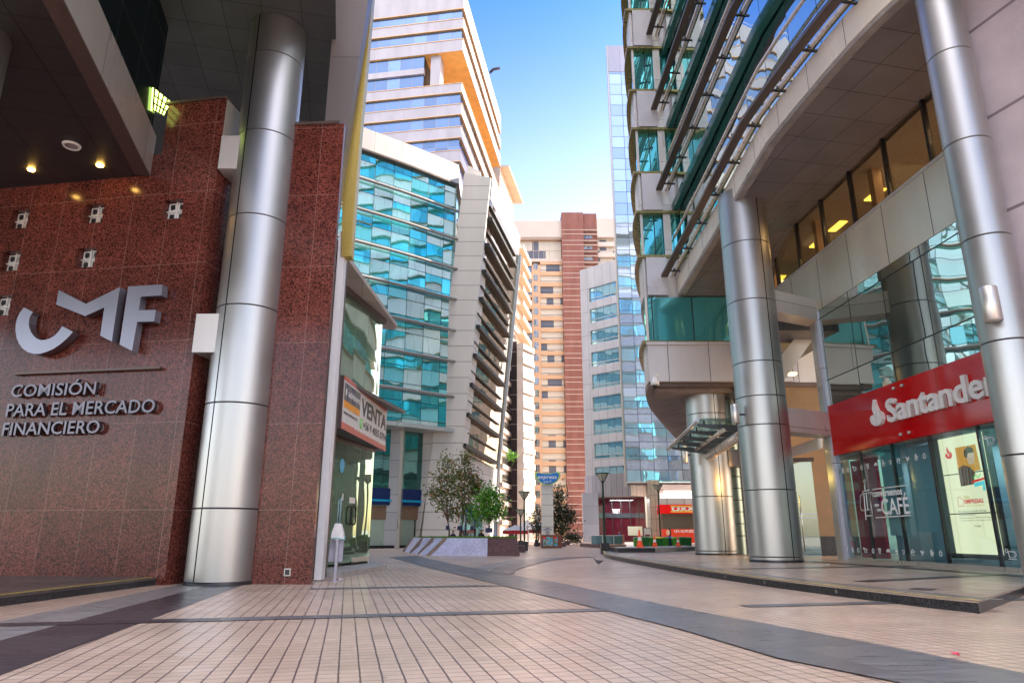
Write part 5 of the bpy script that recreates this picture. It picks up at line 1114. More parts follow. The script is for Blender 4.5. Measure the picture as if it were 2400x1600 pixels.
# ------------------------------------------------------------ low glass tower in a white frame
gt = empty('framed_glass_tower', 'slanting green glass block in a white panel frame beside the mirrored tower', 'building', (11, 95, 0))
gL, gR = Vector((9.95, 94.6, 0)), Vector((14.75, 90.2, 0)); GF = Frame(gL, (gR.x - gL.x, gR.y - gL.y)); gw = (gR - gL).length
zT = Zv(607, 90.2)
M['frame_white'] = panels('white_frame_panels', (.54, .52, .51), 1.35, 3.5, .05, (.25, .24, .24), .4, .1, .04)
M['green_glass'] = mirror('green_tower_glass', (.58, .86, .84), 1.1, 50, .05, (.08, .10, .10), .03, .05, wscale=.3, refl=.62, back=(.08, .24, .25), tintvar=.15)
m = MB(); m.fbox(GF, 0, gw, 6.8, zT - 3.2, -10, -.25); m.build('glazing', M['green_glass'], gt)
m = MB(); m.fbox(GF, 0, gw, zT - 3.2, zT, -10, 0); m.build('top_fascia', M['frame_white'], gt)
m = MB(); m.fbox(GF, 0, 1.55, 0, zT - 3.2, -10, 0); m.build('side_frame', M['frame_white'], gt)
v0 = [(630, 672), (690, 712), (742, 766)]
k = 0; z = zT - 3.2
while z > 9:
    z -= 3.18
    m = MB(); m.fbox(GF, 1.55, gw, z, z + 1.15, -9, .0); m.build('spandrel', M['frame_white'], gt)
    m = MB(); m.fbox(GF, 1.55, gw, z + 1.55, z + 1.63, -.2, -.1); m.build('transom', M['white_metal'], gt)
# grey panelled canopy and lobby
cc_ = smooth_poly([(9.6, 92.5), (11.2, 89.8), (13.2, 87.6), (14.6, 86.3)], 4)
def P2(line, d0, d1, z0, z1, name, mat, par):
    m = MB(); A = offs(line, d0); B = offs(line, d1); m.prism(ccw(A + B[::-1]), z0, z1); return m.build(name, mat, par)
P2(cc_, 0, 3.5, 5.5, 8.3, 'canopy', panels('grey_canopy_panels', (.36, .34, .35), .85, 50, .05, (.1, .1, .1), .4, .2), gt)
m = MB(); m.box((Xu(1384, 1210, 90), 90, 0), 2.0, .6, 6.0); m.build('canopy_pier', panels('violet_grey_pier', (.40, .40, .47), 50, 2.2, .04, (.2, .2, .2)), gt)
# ------------------------------------------------------------ tall mirrored tower
mt = empty('mirror_tower', 'tall tower of square mirror panes reflecting the sky behind the right hand building', 'building', (18, 88, 0))
mL = Vector((13.95, 85, 0)); MF = Frame(mL, (cos(ang) , sin(ang) * .15))
zt1 = Zv(108, 85)
M['sky_mirror'] = mirror('sky_mirror_glass', (.60, .74, .92), 1.72, 1.7, .07, (.05, .06, .08), .010, .02, wscale=.25, refl=.70, back=(.45, .55, .60), tintvar=.05)
def mfoot(e=0): return [(13.95 - e, 85 - e), (31, 85.4 - e), (33, 97), (13.95 - e + 3.2, 98)]
m = MB(); m.prism(mfoot(), 7.1, zt1 - 4.4); m.build('glazing', M['sky_mirror'], mt)
m = MB(); m.prism(mfoot(.06), zt1 - 4.4, zt1); m.build('top_fascia', panels('lilac_fascia', (.34, .34, .42), 1.72, 50, .06, (.2, .2, .25), .35, .3), mt)
m = MB(); m.fbox(MF, -.22, -.02, 6.5, zt1, -.5, .02); m.build('edge_strip', M['beige_metal'], mt)
m = MB(); m.prism(mfoot(.1), 6.9, 7.1); m.build('bottom_edge', M['white_metal'], mt)
m = MB(); m.prism(mfoot(-.1), 6.75, 6.9); m.build('soffit', panels('brown_lobby_soffit', (.13, .09, .09), 1.2, 1.2, .05), mt)
# lobby with crimson wall
lb = empty('lobby', 'glass lobby with crimson wall lettered TORRE 7 under the mirrored tower', 'lobby', (14, 90, 0))
FLb = Frame((Xu(1393, 1210, 91), 91), (1, -.04))
lw_ = Xu(1523, 1210, 89.7) - Xu(1393, 1210, 91)
m = MB(); m.fbox(FLb, 0, lw_, 0, 6.9, -2.5, -2.3); m.build('crimson_wall', plain('crimson_wall', (.50, .012, .05), .4, 0, .2, .6), lb)
l = bpy.data.lights.new('lobby_fill_light', 'AREA'); l.energy = 180; l.size = 3; o = bpy.data.objects.new('lobby_fill_light', l); COL.objects.link(o); o.location = (14.2, 89.6, 5.2)  # unseen area light added to lift the crimson wall out of black
m = MB(); m.fbox(FLb, 0, lw_, 3.0, 3.6, -2.25, -2.1); m.build('grey_band', M['concrete'], lb)
m = MB(); m.fbox(FLb, 0, lw_, 0, 6.8, -.05, 0); m.build('glass_front', clear_glass('lobby_glass', (.62, .66, .70), .06), lb)
for k in range(7): m = MB(); m.fbox(FLb, lw_ * k / 6 - .04, lw_ * k / 6 + .04, 0, 6.8, 0, .05); m.build('mullion', M['dark_metal'], lb)
a = FLb.px(1435, 1202); text('TORRE 7', FLb.mat(a[0], a[1], .06), .75, W2, 'lettering', lb, .01, .01, fitw=.95)
m = MB(); a = FLb.px(1472, 1254); b_ = FLb.px(1505, 1233); m.fbox(FLb, a[0], b_[0], a[1], b_[1], .06, .1); m.build('notice_board', plain('pale_green_board', (.45, .47, .36), .5), lb)
m = MB(); x0 = Xu(1524, 1200, 84); x1 = Xu(1549, 1200, 84); m.hexa([(x0, 84, 0), (x1, 84, 0), (x1, 86, 0), (x0, 86, 0)], [(x0, 84, 7.2), (x1, 84, 7.2), (x1, 86, 7.2), (x0, 86, 7.2)])
tag(m.build('stone_pillar', panels('stone_pillar_panels', (.44, .38, .30), .55, 1.35, .04, (.15, .12, .1), .4, .1)), 'beige stone pillar between the crimson lobby and the red fronted store', 'pillar')
ob = empty('sun_blocker', 'unseen plain beige block added behind the glass tower to keep sun off the plaza', 'building', (45, 70, 0))  # hidden volume added only to stop sun reaching the plaza floor
m = MB(); m.prism([(27, 58), (62, 58), (62, 83), (36, 83)], 0, 50); m.build('wall', M['beige_lt'], ob)
for k in range(14): m = MB(); m.prism([(26.9, 57.9), (62, 57.9), (62, 60), (27.6, 60)], 2.2 + 3.4 * k, 4.0 + 3.4 * k); m.build('window_band', M['blue_glass'], ob)
# ------------------------------------------------------------ store
so_ = empty('store_front', 'convenience store with red and yellow lettered fascia and red poster under brown glass', 'store', (19, 82, 0))
FSt = Frame((Xu(1550, 1200, 82), 82), (1, 0)); ws = 9
def spx(v): return Zv(v, 82)
m = MB(); m.fbox(FSt, 0, ws, spx(1128), 7.0, -1, 0) if spx(1128) < 7 else m.fbox(FSt, 0, ws, spx(1167), 7.0, -1, 0); m.build('green_glazing', M['green_glass'], so_)
m = MB(); m.fbox(FSt, 0, ws, spx(1182), spx(1167), -1, .05); m.build('white_fascia', panels('store_white_panels', (.62, .60, .58), 2, 50, .05), so_)
m = MB(); m.fbox(FSt, -.3, ws, spx(1203), spx(1182), -1, .2); m.build('red_fascia', plain('store_red', (.85, .0, .0), .35), so_)
for vv in (1186.3, 1198.2): m = MB(); z = spx(vv); m.fbox(FSt, 1.05, 7.4, z - .09, z + .09, .2, .24); m.build('yellow_stripe', plain('store_yellow%d' % int(vv), (.95, .55, .08), .4), so_)
text('OXXO', FSt.mat(1.15, spx(1196.4), .22), .66, W2, 'lettering', so_, .02, .03, fitw=3.6)
m = MB(); m.fbox(FSt, .1, ws, spx(1239), spx(1203), -1, 0); m.build('brown_glazing', plain('brown_dark_glass', (.11, .09, .07), .12), so_)
m = MB(); m.fbox(FSt, .1, ws, 0, spx(1239), -1, .02); m.build('poster', plain('poster_red', (.85, .06, .02), .5), so_)
text('UN ALMUERZO RELAX', FSt.mat(1.35, spx(1247), .03), .42, W2, 'lettering', so_, .005, .01, fitw=4.2)
m = MB(); m.plate([FSt.pt(.62 + .22 * cos(t), spx(1247) + .34 * sin(t), .05) for t in [2 * pi * k / 14 for k in range(14)]], FSt.n, .02); m.build('poster_face', plain('poster_skin', (.8, .5, .35), .5), so_)
m = MB(); m.plate([FSt.pt(.8 + .2 * cos(t), spx(1248) + .5 * sin(t), .04) for t in [2 * pi * k / 14 for k in range(14)]], FSt.n, .01); m.build('poster_hair', M['rubber'], so_)
p = P(1542, 1195, 80); m = MB(); m.tube([p - UP * .5, p + UP * .45], .14, 10); tag(m.build('fire_extinguisher', plain('extinguisher_red', (.45, .01, .01), .3)), 'red cylinder hanging on the stone pillar beside the store fascia', 'fire extinguisher')
# ------------------------------------------------------------ planter with young trees
pf0, pf1 = G(1002, 1301.5), G(1219, 1302.5); pL = G(946, 1292)
top0, top1 = P(1044, 1259, pf0.y + .55), P(1212, 1259.5, pf1.y + .4)
PH = .8
M['planter_brown'] = granite('planter_brown_granite', (.035, .016, .018), (.16, .075, .072), rough=.4)
planter = empty('tree_planter', 'low trapezoid granite planter with lavender and brown faces and slanting bronze ribs', 'planter', (-2, 35, 0))
b0 = [Vector((pf0.x, pf0.y, 0)), Vector((pf1.x, pf1.y, 0)), Vector((.36, 37.5, 0)), Vector((.2, 41, 0)), Vector((-6.2, 42.6, 0)), Vector((pL.x, pL.y, 0))]
tL = P(972, 1259, 41.2)
t0_ = [Vector((top0.x, top0.y, PH)), Vector((top1.x, top1.y, PH)), Vector((.22, 37.6, PH)), Vector((.0, 40.6, PH)), Vector((-5.4, 42.2, PH)), Vector((tL.x, tL.y - .6, PH))]
def lerp(a, b_, t): return a.lerp(b_, t)
fs = (Xu(1143, 1300, pf0.y) - pf0.x) / (pf1.x - pf0.x); ts = .9
mid_b = lerp(b0[0], b0[1], fs); mid_t = lerp(t0_[0], t0_[1], (P(1143, 1259, 34.3).x - t0_[0].x) / (t0_[1].x - t0_[0].x))
m = MB(); m.face([b0[0], mid_b, mid_t, t0_[0]]); m.build('lavender_face', M['granite_lav'], planter)
m = MB(); m.face([mid_b, b0[1], t0_[1], mid_t]); m.face([b0[1], b0[2], t0_[2], t0_[1]]); m.face([b0[2], b0[3], t0_[3], t0_[2]]); m.face([b0[3], b0[4], t0_[4], t0_[3]]); m.face([b0[4], b0[5], t0_[5], t0_[4]]); m.build('brown_face', M['planter_brown'], planter)
m = MB(); m.face([b0[5], b0[0], t0_[0], t0_[5]]); m.build('end_face', M['granite_lav'], planter)
n_ = (t0_[5] - b0[5]).cross(b0[0] - b0[5]).normalized()
if n_.y > 0: n_ = -n_
M['rib'] = plain('bronze_rib', (.30, .22, .16), .35, .5)
for k in range(4):
    s0, s1 = k / 3.0, k / 3.0
    a = lerp(b0[5], b0[0], s0); c = lerp(t0_[5], t0_[0], s1)
    w_ = (b0[0] - b0[5]).normalized() * .22
    m = MB(); q = [a - w_ * .5, a + w_ * .5, c + w_ * .5, c - w_ * .5]; m.plate([p + n_ * .06 for p in q], n_, .12); m.build('rib', M['rib'], planter)
soil = [p - UP * .02 for p in t0_]
m = MB(); m.face(soil); m.build('soil', plain('planter_soil', (.05, .035, .02), .9), planter)
M['grass'] = (lambda b: b.done(b.pr(b.mix(b.new('ShaderNodeNewGeometry').outputs['Random Per Island'], (.04, .12, .008), (.16, .30, .02)), .6)))(NB('grass_blades'))
m = MB(); rnd = random.Random(3)
for k in range(5200):
    i = rnd.choice([0, 1, 4]) ; s_, t_ = rnd.random(), rnd.random() ** 1.5
    q = lerp(lerp(t0_[5], t0_[1], s_), lerp(t0_[4], t0_[3], s_), t_) if rnd.random() < .3 else lerp(lerp(t0_[0], t0_[1], s_), lerp(t0_[5], t0_[2], s_), t_ * .6)
    h = rnd.uniform(.03, .10); a = rnd.random() * pi; w_ = Vector((cos(a), sin(a), 0)) * .018; ti = Vector((rnd.uniform(-.03, .03), rnd.uniform(-.03, .03), h))
    m.face([q - w_, q + w_, q + ti])
o = m.build('grass', M['grass']); o['kind'] = 'stuff'; tag(o, 'short green grass growing on top of the granite planter', 'grass')
# ------------------------------------------------------------ trees
def leaf_mat(name, c1, c2, c3):
    b = NB(name); r = b.new('ShaderNodeNewGeometry').outputs['Random Per Island']; col = b.mix(r, c1, c2); col = b.mix(b.m2('GREATER_THAN', r, .86), col, c3)
    p = b.pr(col, .42, 0); t = b.new('ShaderNodeBsdfTranslucent'); b.set(t.inputs[0], col); ms = b.new('ShaderNodeMixShader'); ms.inputs[0].default_value = .3
    b.nt.links.new(p.outputs[0], ms.inputs[1]); b.nt.links.new(t.outputs[0], ms.inputs[2]); return b.done(ms)
LM = [leaf_mat('olive_leaves', (.08, .12, .03), (.25, .28, .07), (.42, .20, .07)), leaf_mat('vivid_leaves', (.04, .18, .012), (.16, .42, .04), (.28, .52, .06)), leaf_mat('dark_leaves', (.012, .03, .012), (.05, .075, .03), (.12, .12, .07))]
BK = plain('bark', (.16, .10, .07), .85, 0, .25, 8)
def tree(name, label, base, clumps, lm, lsz, nl, seed, r0=.05, forks=5, cat='tree', grp=None, spread=1.0):
    "base point, clumps = [(centre, radius xyz)], leaves gathered on twigs"
    rnd = random.Random(seed); rt = empty(name, label, cat, base, grp); top = max(c[0].z for c in clumps)
    m = MB(); b_ = Vector(base); cx = sum((c[0].x for c in clumps)) / len(clumps); cy = sum((c[0].y for c in clumps)) / len(clumps)
    low = min(c[0].z - c[1][2] for c in clumps); fk = Vector((b_.x * .6 + cx * .4, b_.y * .6 + cy * .4, b_.z + (low - b_.z) * .75))
    m.tube([b_ - UP * .05, lerp(b_, fk, .5) + Vector((.03, 0, 0)), fk], r0, 8, 0, True, r0 * .75)
    tw = []
    for c, r in clumps:
        pts = [fk, lerp(fk, c, .5) + Vector((rnd.uniform(-.08, .08), 0, .1)), c, c + UP * r[2] * .7]
        m.tube(pts, r0 * .6, 6, 0, True, r0 * .15)
        for k in range(forks):
            d = Vector((rnd.gauss(0, 1), rnd.gauss(0, 1), rnd.gauss(.2, .8))).normalized(); e = c + Vector((d.x * r[0], d.y * r[1], d.z * r[2])) * rnd.uniform(.75, 1.12)
            s_ = lerp(c - UP * r[2] * .5, c + UP * r[2] * .4, rnd.random()); m.tube([s_, lerp(s_, e, .5) + UP * .04, e], r0 * .22, 4, 0, True, r0 * .06); tw.append((s_, e))
    m.build('trunk', BK, rt)
    m = MB()
    for k in range(nl):
        s_, e = rnd.choice(tw); t = rnd.random() ** .6; p = lerp(s_, e, t) + Vector((rnd.gauss(0, 1), rnd.gauss(0, 1), rnd.gauss(0, 1))) * lsz * 1.3 * spread
        d = Vector((rnd.gauss(0, 1), rnd.gauss(0, 1), rnd.gauss(.25, .7))).normalized(); n = d.cross(Vector((rnd.gauss(0, 1), rnd.gauss(0, 1), rnd.gauss(0, 1)))).normalized(); L = lsz * rnd.uniform(.7, 1.35); w_ = n * L * .22; u_ = d.cross(n) * L * .04
        m.face([p, p + d * L * .45 + w_ + u_, p + d * L, p + d * L * .45 - w_ + u_])
    m.build('crown', LM[lm], rt); return rt
def cp(u, v, D, ru, rv):
    s_ = D / FPX; return (P(u, v, D), (ru * s_, ru * s_, rv * s_))
tg = 'young trees in the granite planter'
D = 37.2
tree('slender_tree', 'tall loose olive green tree on the left of the planter', P(1053, 1257, D), [cp(1048, 1085, D, 17, 20), cp(1030, 1120, D, 14, 16), cp(1060, 1120, D, 17, 20), cp(1042, 1150, D, 22, 18), cp(1017, 1155, D, 13, 9), cp(1065, 1165, D, 16, 16), cp(1036, 1178, D, 14, 14), cp(1062, 1200, D, 12, 9)], 0, .17, 1550, 1, .05, 9, grp=tg)
D = 38.4
tree('slender_tree', 'tall olive brown tree, second from the left in the planter', P(1077, 1254, D), [cp(1088, 1082, D, 16, 18), cp(1078, 1112, D, 18, 18), cp(1102, 1118, D, 18, 20), cp(1085, 1150, D, 22, 20), cp(1112, 1150, D, 18, 18), cp(1092, 1185, D, 20, 14), cp(1120, 1135, D, 12, 14)], 0, .17, 1950, 2, .055, 9, grp=tg)
D = 37.6
tree('small_tree', 'small thin pale green tree between the two big ones in the planter', P(1110, 1256, D), [cp(1106, 1190, D, 14, 14), cp(1118, 1205, D, 12, 10), cp(1100, 1215, D, 9, 10), cp(1122, 1228, D, 9, 7)], 1, .11, 600, 3, .025, 7, grp=tg)
D = 36.4
tree('leafy_tree', 'dense vivid green tree at the right end of the planter', P(1146, 1257, D), [cp(1146, 1155, D, 15, 14), cp(1132, 1172, D, 16, 14), cp(1160, 1172, D, 15, 14), cp(1142, 1192, D, 24, 16), cp(1167, 1195, D, 12, 14), cp(1126, 1200, D, 14, 12), cp(1154, 1208, D, 16, 9)], 1, .17, 2100, 4, .05, 9, grp=tg)
for i, (u, v, D, w_) in enumerate(((1049, 1236, 36.9, 4), (1078, 1237, 38.0, 6), (1106, 1237, 37.2, 4), (1146, 1242, 36.1, 8))):
    p = P(u, v, D); s_ = D / FPX; m = MB(); m.box((p.x, p.y, p.z - .11), w_ * 2 * s_, .02, .22); tag(m.build('tree_sign', plain('navy_plate_%d' % i, (.02, .018, .09), .4)), 'small navy plate tied to the trunk of the ' + ['tall left tree', 'second tall tree', 'small thin tree', 'vivid green tree'][i] + ' in the planter', 'sign', 'navy plates on the planter trees')
tree('background_tree', 'dark leafy tree right behind the white panelled totem', P(1318, 1268, 66), [cp(1308, 1160, 66, 10, 14), cp(1304, 1185, 66, 13, 14), cp(1322, 1200, 66, 15, 14), cp(1308, 1215, 66, 14, 16), cp(1335, 1212, 66, 13, 12), cp(1322, 1235, 66, 18, 13), cp(1298, 1238, 66, 8, 10)], 2, .26, 2400, 5, .09, 8, spread=1.1)
tree('background_tree', 'small dark tree left behind the white panelled totem', P(1262, 1266, 62), [cp(1262, 1205, 62, 10, 9), cp(1252, 1225, 62, 10, 8), cp(1264, 1240, 62, 8, 8)], 2, .22, 700, 6, .06, 7)
tree('garden_bush', 'rounded grey green bush beside the brick red tower foot', P(1342, 1266, 70), [cp(1342, 1260, 70, 12, 5), cp(1352, 1262, 70, 8, 4), cp(1332, 1262, 70, 8, 4)], 2, .2, 900, 8, .03, 7, cat='bush')
tree('balcony_plant', 'green plant hanging over an upper balcony of the dark brick block', P(1196, 1074, 113), [cp(1196, 1066, 113, 8, 5), cp(1203, 1070, 113, 5, 4)], 1, .3, 260, 9, .04, 5, cat='plant')
# ------------------------------------------------------------ lamps
def lamp(u, vb, vt, D, label, block=True, bw_=.42):
    x = Xu(u, 1200, D); h = Zv(vt, D); rt = empty('street_lamp', label, 'street lamp', (x, D, 0), 'green street lamps with flared lanterns')
    g = M['lampgreen']
    zb_ = 0
    if block: m = MB(); m.box((x, D, 0), bw_, bw_, .55); m.build('granite_block', M['granite_dark'], rt); zb_ = .55
    m = MB(); m.lathe((x, D, 0), [(.055, zb_), (.05, h - .5), (.075, h - .46), (.075, h - .40), (.0, h - .38)], 12); m.build('pole', g, rt)
    m = MB(); m.lathe((x, D, 0), [(.10, h - .42), (.34, h - .06)], 12); m.build('lantern', M['lampglass'], rt)
    m = MB()
    m.lathe((x, D, 0), [(.36, h - .06), (.37, h), (.0, h + .01)], 16)
    for k in range(6): a = k * pi / 3 + .3; m.tube([(x + .09 * cos(a), D + .09 * sin(a), h - .44), (x + .355 * cos(a), D + .355 * sin(a), h - .03)], .016, 4)
    m.lathe((x, D, 0), [(.05, h - .5), (.11, h - .42)], 12)
    m.build('lantern_frame', g, rt); return rt
M['lampgreen'] = plain('dark_green_iron', (.012, .05, .03), .4, .3); M['lampglass'] = plain('frosted_lantern', (.55, .52, .42), .3)
lamp(1415, 1298, 1108, 36.4, 'nearest green street lamp on a black granite block in the plaza centre')
lamp(1229, 1288, 1151, 43.5, 'green street lamp on a black block to the right of the planter')
lamp(1220, 1281, 1193, 50.5, 'shorter green street lamp just behind the lamp by the planter', bw_=.36)
lamp(1257, 1275, 1205, 58.5, 'farthest green street lamp, left of the panelled totem', bw_=.3)
lamp(1545, 1281, 1136, 52, 'green street lamp standing among the bins before the red store', bw_=.9)
# ------------------------------------------------------------ totem
D = 52; tt = empty('totem_sign', 'white panelled totem with blue bean shaped sign above a brown map cabinet', 'sign', (2.3, 52, 0))
def tp(x, y, D=52): return P(1240 + x / 7.84, 1090 + y / 7.84, D)
xa, xb = tp(230, 800).x, tp(443, 800).x
m = MB(); m.hexa([(xa, 51.9, 0), (xb, 51.9, 0), (xb, 52.4, 0), (xa, 52.4, 0)], [(xa, 51.9, tp(0, 350).z), (xb, 51.9, tp(0, 350).z), (xb, 52.4, tp(0, 350).z), (xa, 52.4, tp(0, 350).z)]); m.build('shaft', plain('totem_white', (.72, .68, .62), .5, 0, .03), tt)
for y in (533, 728, 928, 1128): z = tp(0, y).z; m = MB(); m.box(((xa + xb) / 2, 52.14, z - .02), xb - xa + .01, .5, .035); m.build('joint', M['concrete'], tt)
def bean(k=1.0, dz=0): 
    pts = [(105, 175), (112, 140), (150, 133), (230, 150), (330, 160), (420, 148), (500, 128), (545, 130), (568, 160), (565, 210), (535, 270), (485, 320), (410, 352), (330, 362), (250, 348), (180, 305), (130, 250)]
    cx, cy = 338, 240; return [(cx + (x - cx) * k, cy + (y - cy) * k) for x, y in pts]
for nm, k, mat, d in (('rim', 1.03, plain('bean_rim', (.62, .72, .72), .4), 51.72), ('lime_border', .985, plain('bean_lime', (.42, .68, .02), .4), 51.70), ('blue_face', .88, plain('bean_blue', (.0, .20, .68), .4), 51.68)):
    m = MB(); m.plate([Vector((tp(x, y + (6 if nm == 'blue_face' else 0)).x, d, tp(x, y).z)) for x, y in bean(k)][::-1], (0, -1, 0), .1); m.build(nm, mat, tt)
FTt = Frame((0, 51.66), (1, 0))
def ttx(s_, x0, x1, y, h, mat, b_=0.0, sh=.2, out=.0):
    a = tp(x0, y); c = tp(x1, y); t = tp(x0, y - h); text(s_, FTt.mat(a.x, a.z, out), (t.z - a.z) / .72, mat, 'lettering', tt, .004, b_, fitw=c.x - a.x, shear=sh)
ttx('express', 155, 505, 250, 70, W2, .006); ttx('de lider', 262, 360, 318, 26, W2, .004)
m = MB()
for k in range(6): a = k * pi / 3; c = tp(388, 300); m.tube([Vector((c.x + .03 * cos(a), 51.64, c.z + .03 * sin(a))), Vector((c.x + .1 * cos(a), 51.64, c.z + .1 * sin(a)))], .014, 4)
m.build('spark_mark', W2, tt)
nvy = plain('totem_navy', (.03, .06, .2), .5); FTs = Frame((0, 51.89), (1, 0))
for s_, x0, x1, y, h in (('Acceso', 295, 378, 1158, 20), ('supermercado', 252, 418, 1186, 20)):
    a = tp(x0, y); c = tp(x1, y); t = tp(x0, y - h); text(s_, FTs.mat(a.x, a.z, .005), (t.z - a.z) / .72, nvy, 'lettering', tt, .003, .004, fitw=c.x - a.x)
m = MB(); c = tp(337, 1243); m.tube([Vector((c.x + .13 * cos(t), 51.88, c.z + .13 * sin(t))) for t in [2 * pi * k / 16 for k in range(17)]], .014, 4); m.build('ring_mark', nvy, tt)
m = MB(); m.tube([c + Vector((0, -.12, .07)), c + Vector((0, -.12, -.06))], .02, 4); m.build('arrow_mark', nvy, tt)
M['cab'] = plain('cabinet_wood', (.17, .045, .02), .4, 0, .2, 4)
xc, xd = tp(215, 1400).x, tp(585, 1400).x
m = MB(); m.hexa([(xc, 51.3, 0), (xd, 51.3, 0), (xd, 52.6, 0), (xc, 52.6, 0)], [(xc, 51.3, .92), (xd, 51.3, .92), (xd, 52.6, .92), (xc, 52.6, .92)]); m.build('map_cabinet', M['cab'], tt)
FM = Frame((0, 51.29), (1, 0)); b = NB('map_print'); f = b.noise(3.2, 3); g_ = b.noise(7, 2); M['map'] = b.done(b.pr(b.mix(b.m2('GREATER_THAN', f, .52), b.mix(b.m2('GREATER_THAN', g_, .55), (.05, .30, .45), (.25, .45, .5)), b.mix(b.m2('GREATER_THAN', g_, .5), (.08, .16, .10), (.30, .28, .25))), .3))
for x0, x1 in ((250, 425), (445, 512)): m = MB(); a, c = tp(x0, 1478), tp(x1, 1312); m.fbox(FM, a.x, c.x, max(a.z, .1), c.z, 0, .02); m.build('map_panel', M['map'], tt)
for x in (275, 468): m = MB(); c = tp(x, 1330); m.fbox(FM, c.x - .12, c.x + .12, c.z - .07, c.z + .07, .02, .03); m.build('red_square', plain('map_red%d' % x, (.7, .03, .03), .4), tt)
# low brown planters round the totem
for i, (u, v, wx, hh) in enumerate(((1262, 1279, .75, .25), (1318, 1281, .5, .3), (1329, 1277, .45, .35))):
    p = G(u, v); m = MB(); m.box((p.x, p.y, 0), wx, .6, hh); m.box((p.x, p.y, hh), wx - .12, .48, .03); tag(m.build('low_planter', M['granite_brown']), ['low brown granite trough left of the totem cabinet', 'low brown granite trough right of the totem cabinet', 'low brown granite trough farther right of the totem'][i], 'planter', 'low brown troughs round the totem')
# ------------------------------------------------------------ market tents
def tent(u, D, w_, zt_, zp, label, col, val=None):
    x = Xu(u, 1240, D); rt = empty('market_tent', label, 'tent', (x, D, 0), 'market tents beyond the planter'); m = MB(); h = w_ / 2
    c = [Vector((x - h, D - h, zt_)), Vector((x + h, D - h, zt_)), Vector((x + h, D + h, zt_)), Vector((x - h, D + h, zt_))]; t = Vector((x, D, zp))
    for i in range(4): a, b_ = c[i], c[(i + 1) % 4]; mm = (a + b_) / 2 + UP * .05; q = lerp(mm, t, .5) - UP * .08; m.face([a, mm, q]); m.face([mm, b_, q]); m.face([a, q, t]); m.face([q, b_, t])
    m.build('roof', col, rt)
    if val:
        m = MB()
        for i in range(4): a, b_ = c[i], c[(i + 1) % 4]; m.face([a, b_, b_ - UP * .28, a - UP * .28])
        m.build('valance', val, rt)
    for p in c: m = MB(); m.tube([(p.x, p.y, 0), (p.x, p.y, zt_)], .03, 6); m.build('leg', M['white_metal'], rt)
tw1 = plain('tent_white', (.75, .70, .64), .7); tw2 = plain('tent_grey_white', (.55, .53, .54), .7); red_ = plain('tent_red', (.50, .02, .03), .6)
tent(1208, 62, 2.2, 1.25, 1.75, 'grey white flat tent nearest the planter end', tw2, red_)
tent(1236, 68, 2.5, 1.35, 2.35, 'tall peaked white tent with red valance behind the lamp posts', tw1, red_)
tent(1266, 76, 2.6, 1.3, 2.3, 'white peaked tent half hidden behind the panelled totem', tw2)
# ------------------------------------------------------------ railing block in front of the lobby
rl = empty('stair_railing', 'glass stair railing on brown stone kerb with orange stone end post before the lobby', 'railing', (8, 51, 0))
p0, p1, p2 = G(1360, 1281), G(1428, 1285), G(1468, 1283.5)
m = MB(); m.hexa([p0, p1, p1 + Vector((.3, 2.5, 0)), p0 + Vector((.2, 2.5, 0))], [p + UP * .26 for p in (p0, p1, p1 + Vector((.3, 2.5, 0)), p0 + Vector((.2, 2.5, 0)))]); m.build('kerb', M['granite_brown'], rl)
om = granite('orange_stone', (.28, .12, .06), (.55, .27, .16), rough=.4)
m = MB(); m.hexa([p1, p2, p2 + Vector((.3, 2, 0)), p1 + Vector((.3, 2.4, 0))], [p + UP * .25 for p in (p1, p2, p2 + Vector((.3, 2, 0)), p1 + Vector((.3, 2.4, 0)))]); m.build('orange_kerb', om, rl)
m = MB(); m.box((G(1461, 1282).x, G(1461, 1282).y + .3, .25), .26, .3, .70); m.build('end_post', om, rl)
a, b_ = P(1385, 1275, 50.5), P(1458, 1275, 50.5); FRl = Frame((a.x, 50.5), (1, 0)); m = MB(); m.fbox(FRl, 0, b_.x - a.x, .28, .86, 0, .03); m.build('glass_panel', mirror('railing_glass', (.35, .5, .55), 1.0, 50, .02, refl=.4, back=(.10, .18, .20)), rl)
m = MB(); m.fbox(FRl, -.05, b_.x - a.x, .86, .90, -.03, .06); m.build('top_rail', M['white_metal'], rl)
for x in (0, .8, 1.6): m = MB(); m.fbox(FRl, x, x + .04, .26, .88, .03, .06); m.build('post', M['steel'], rl)
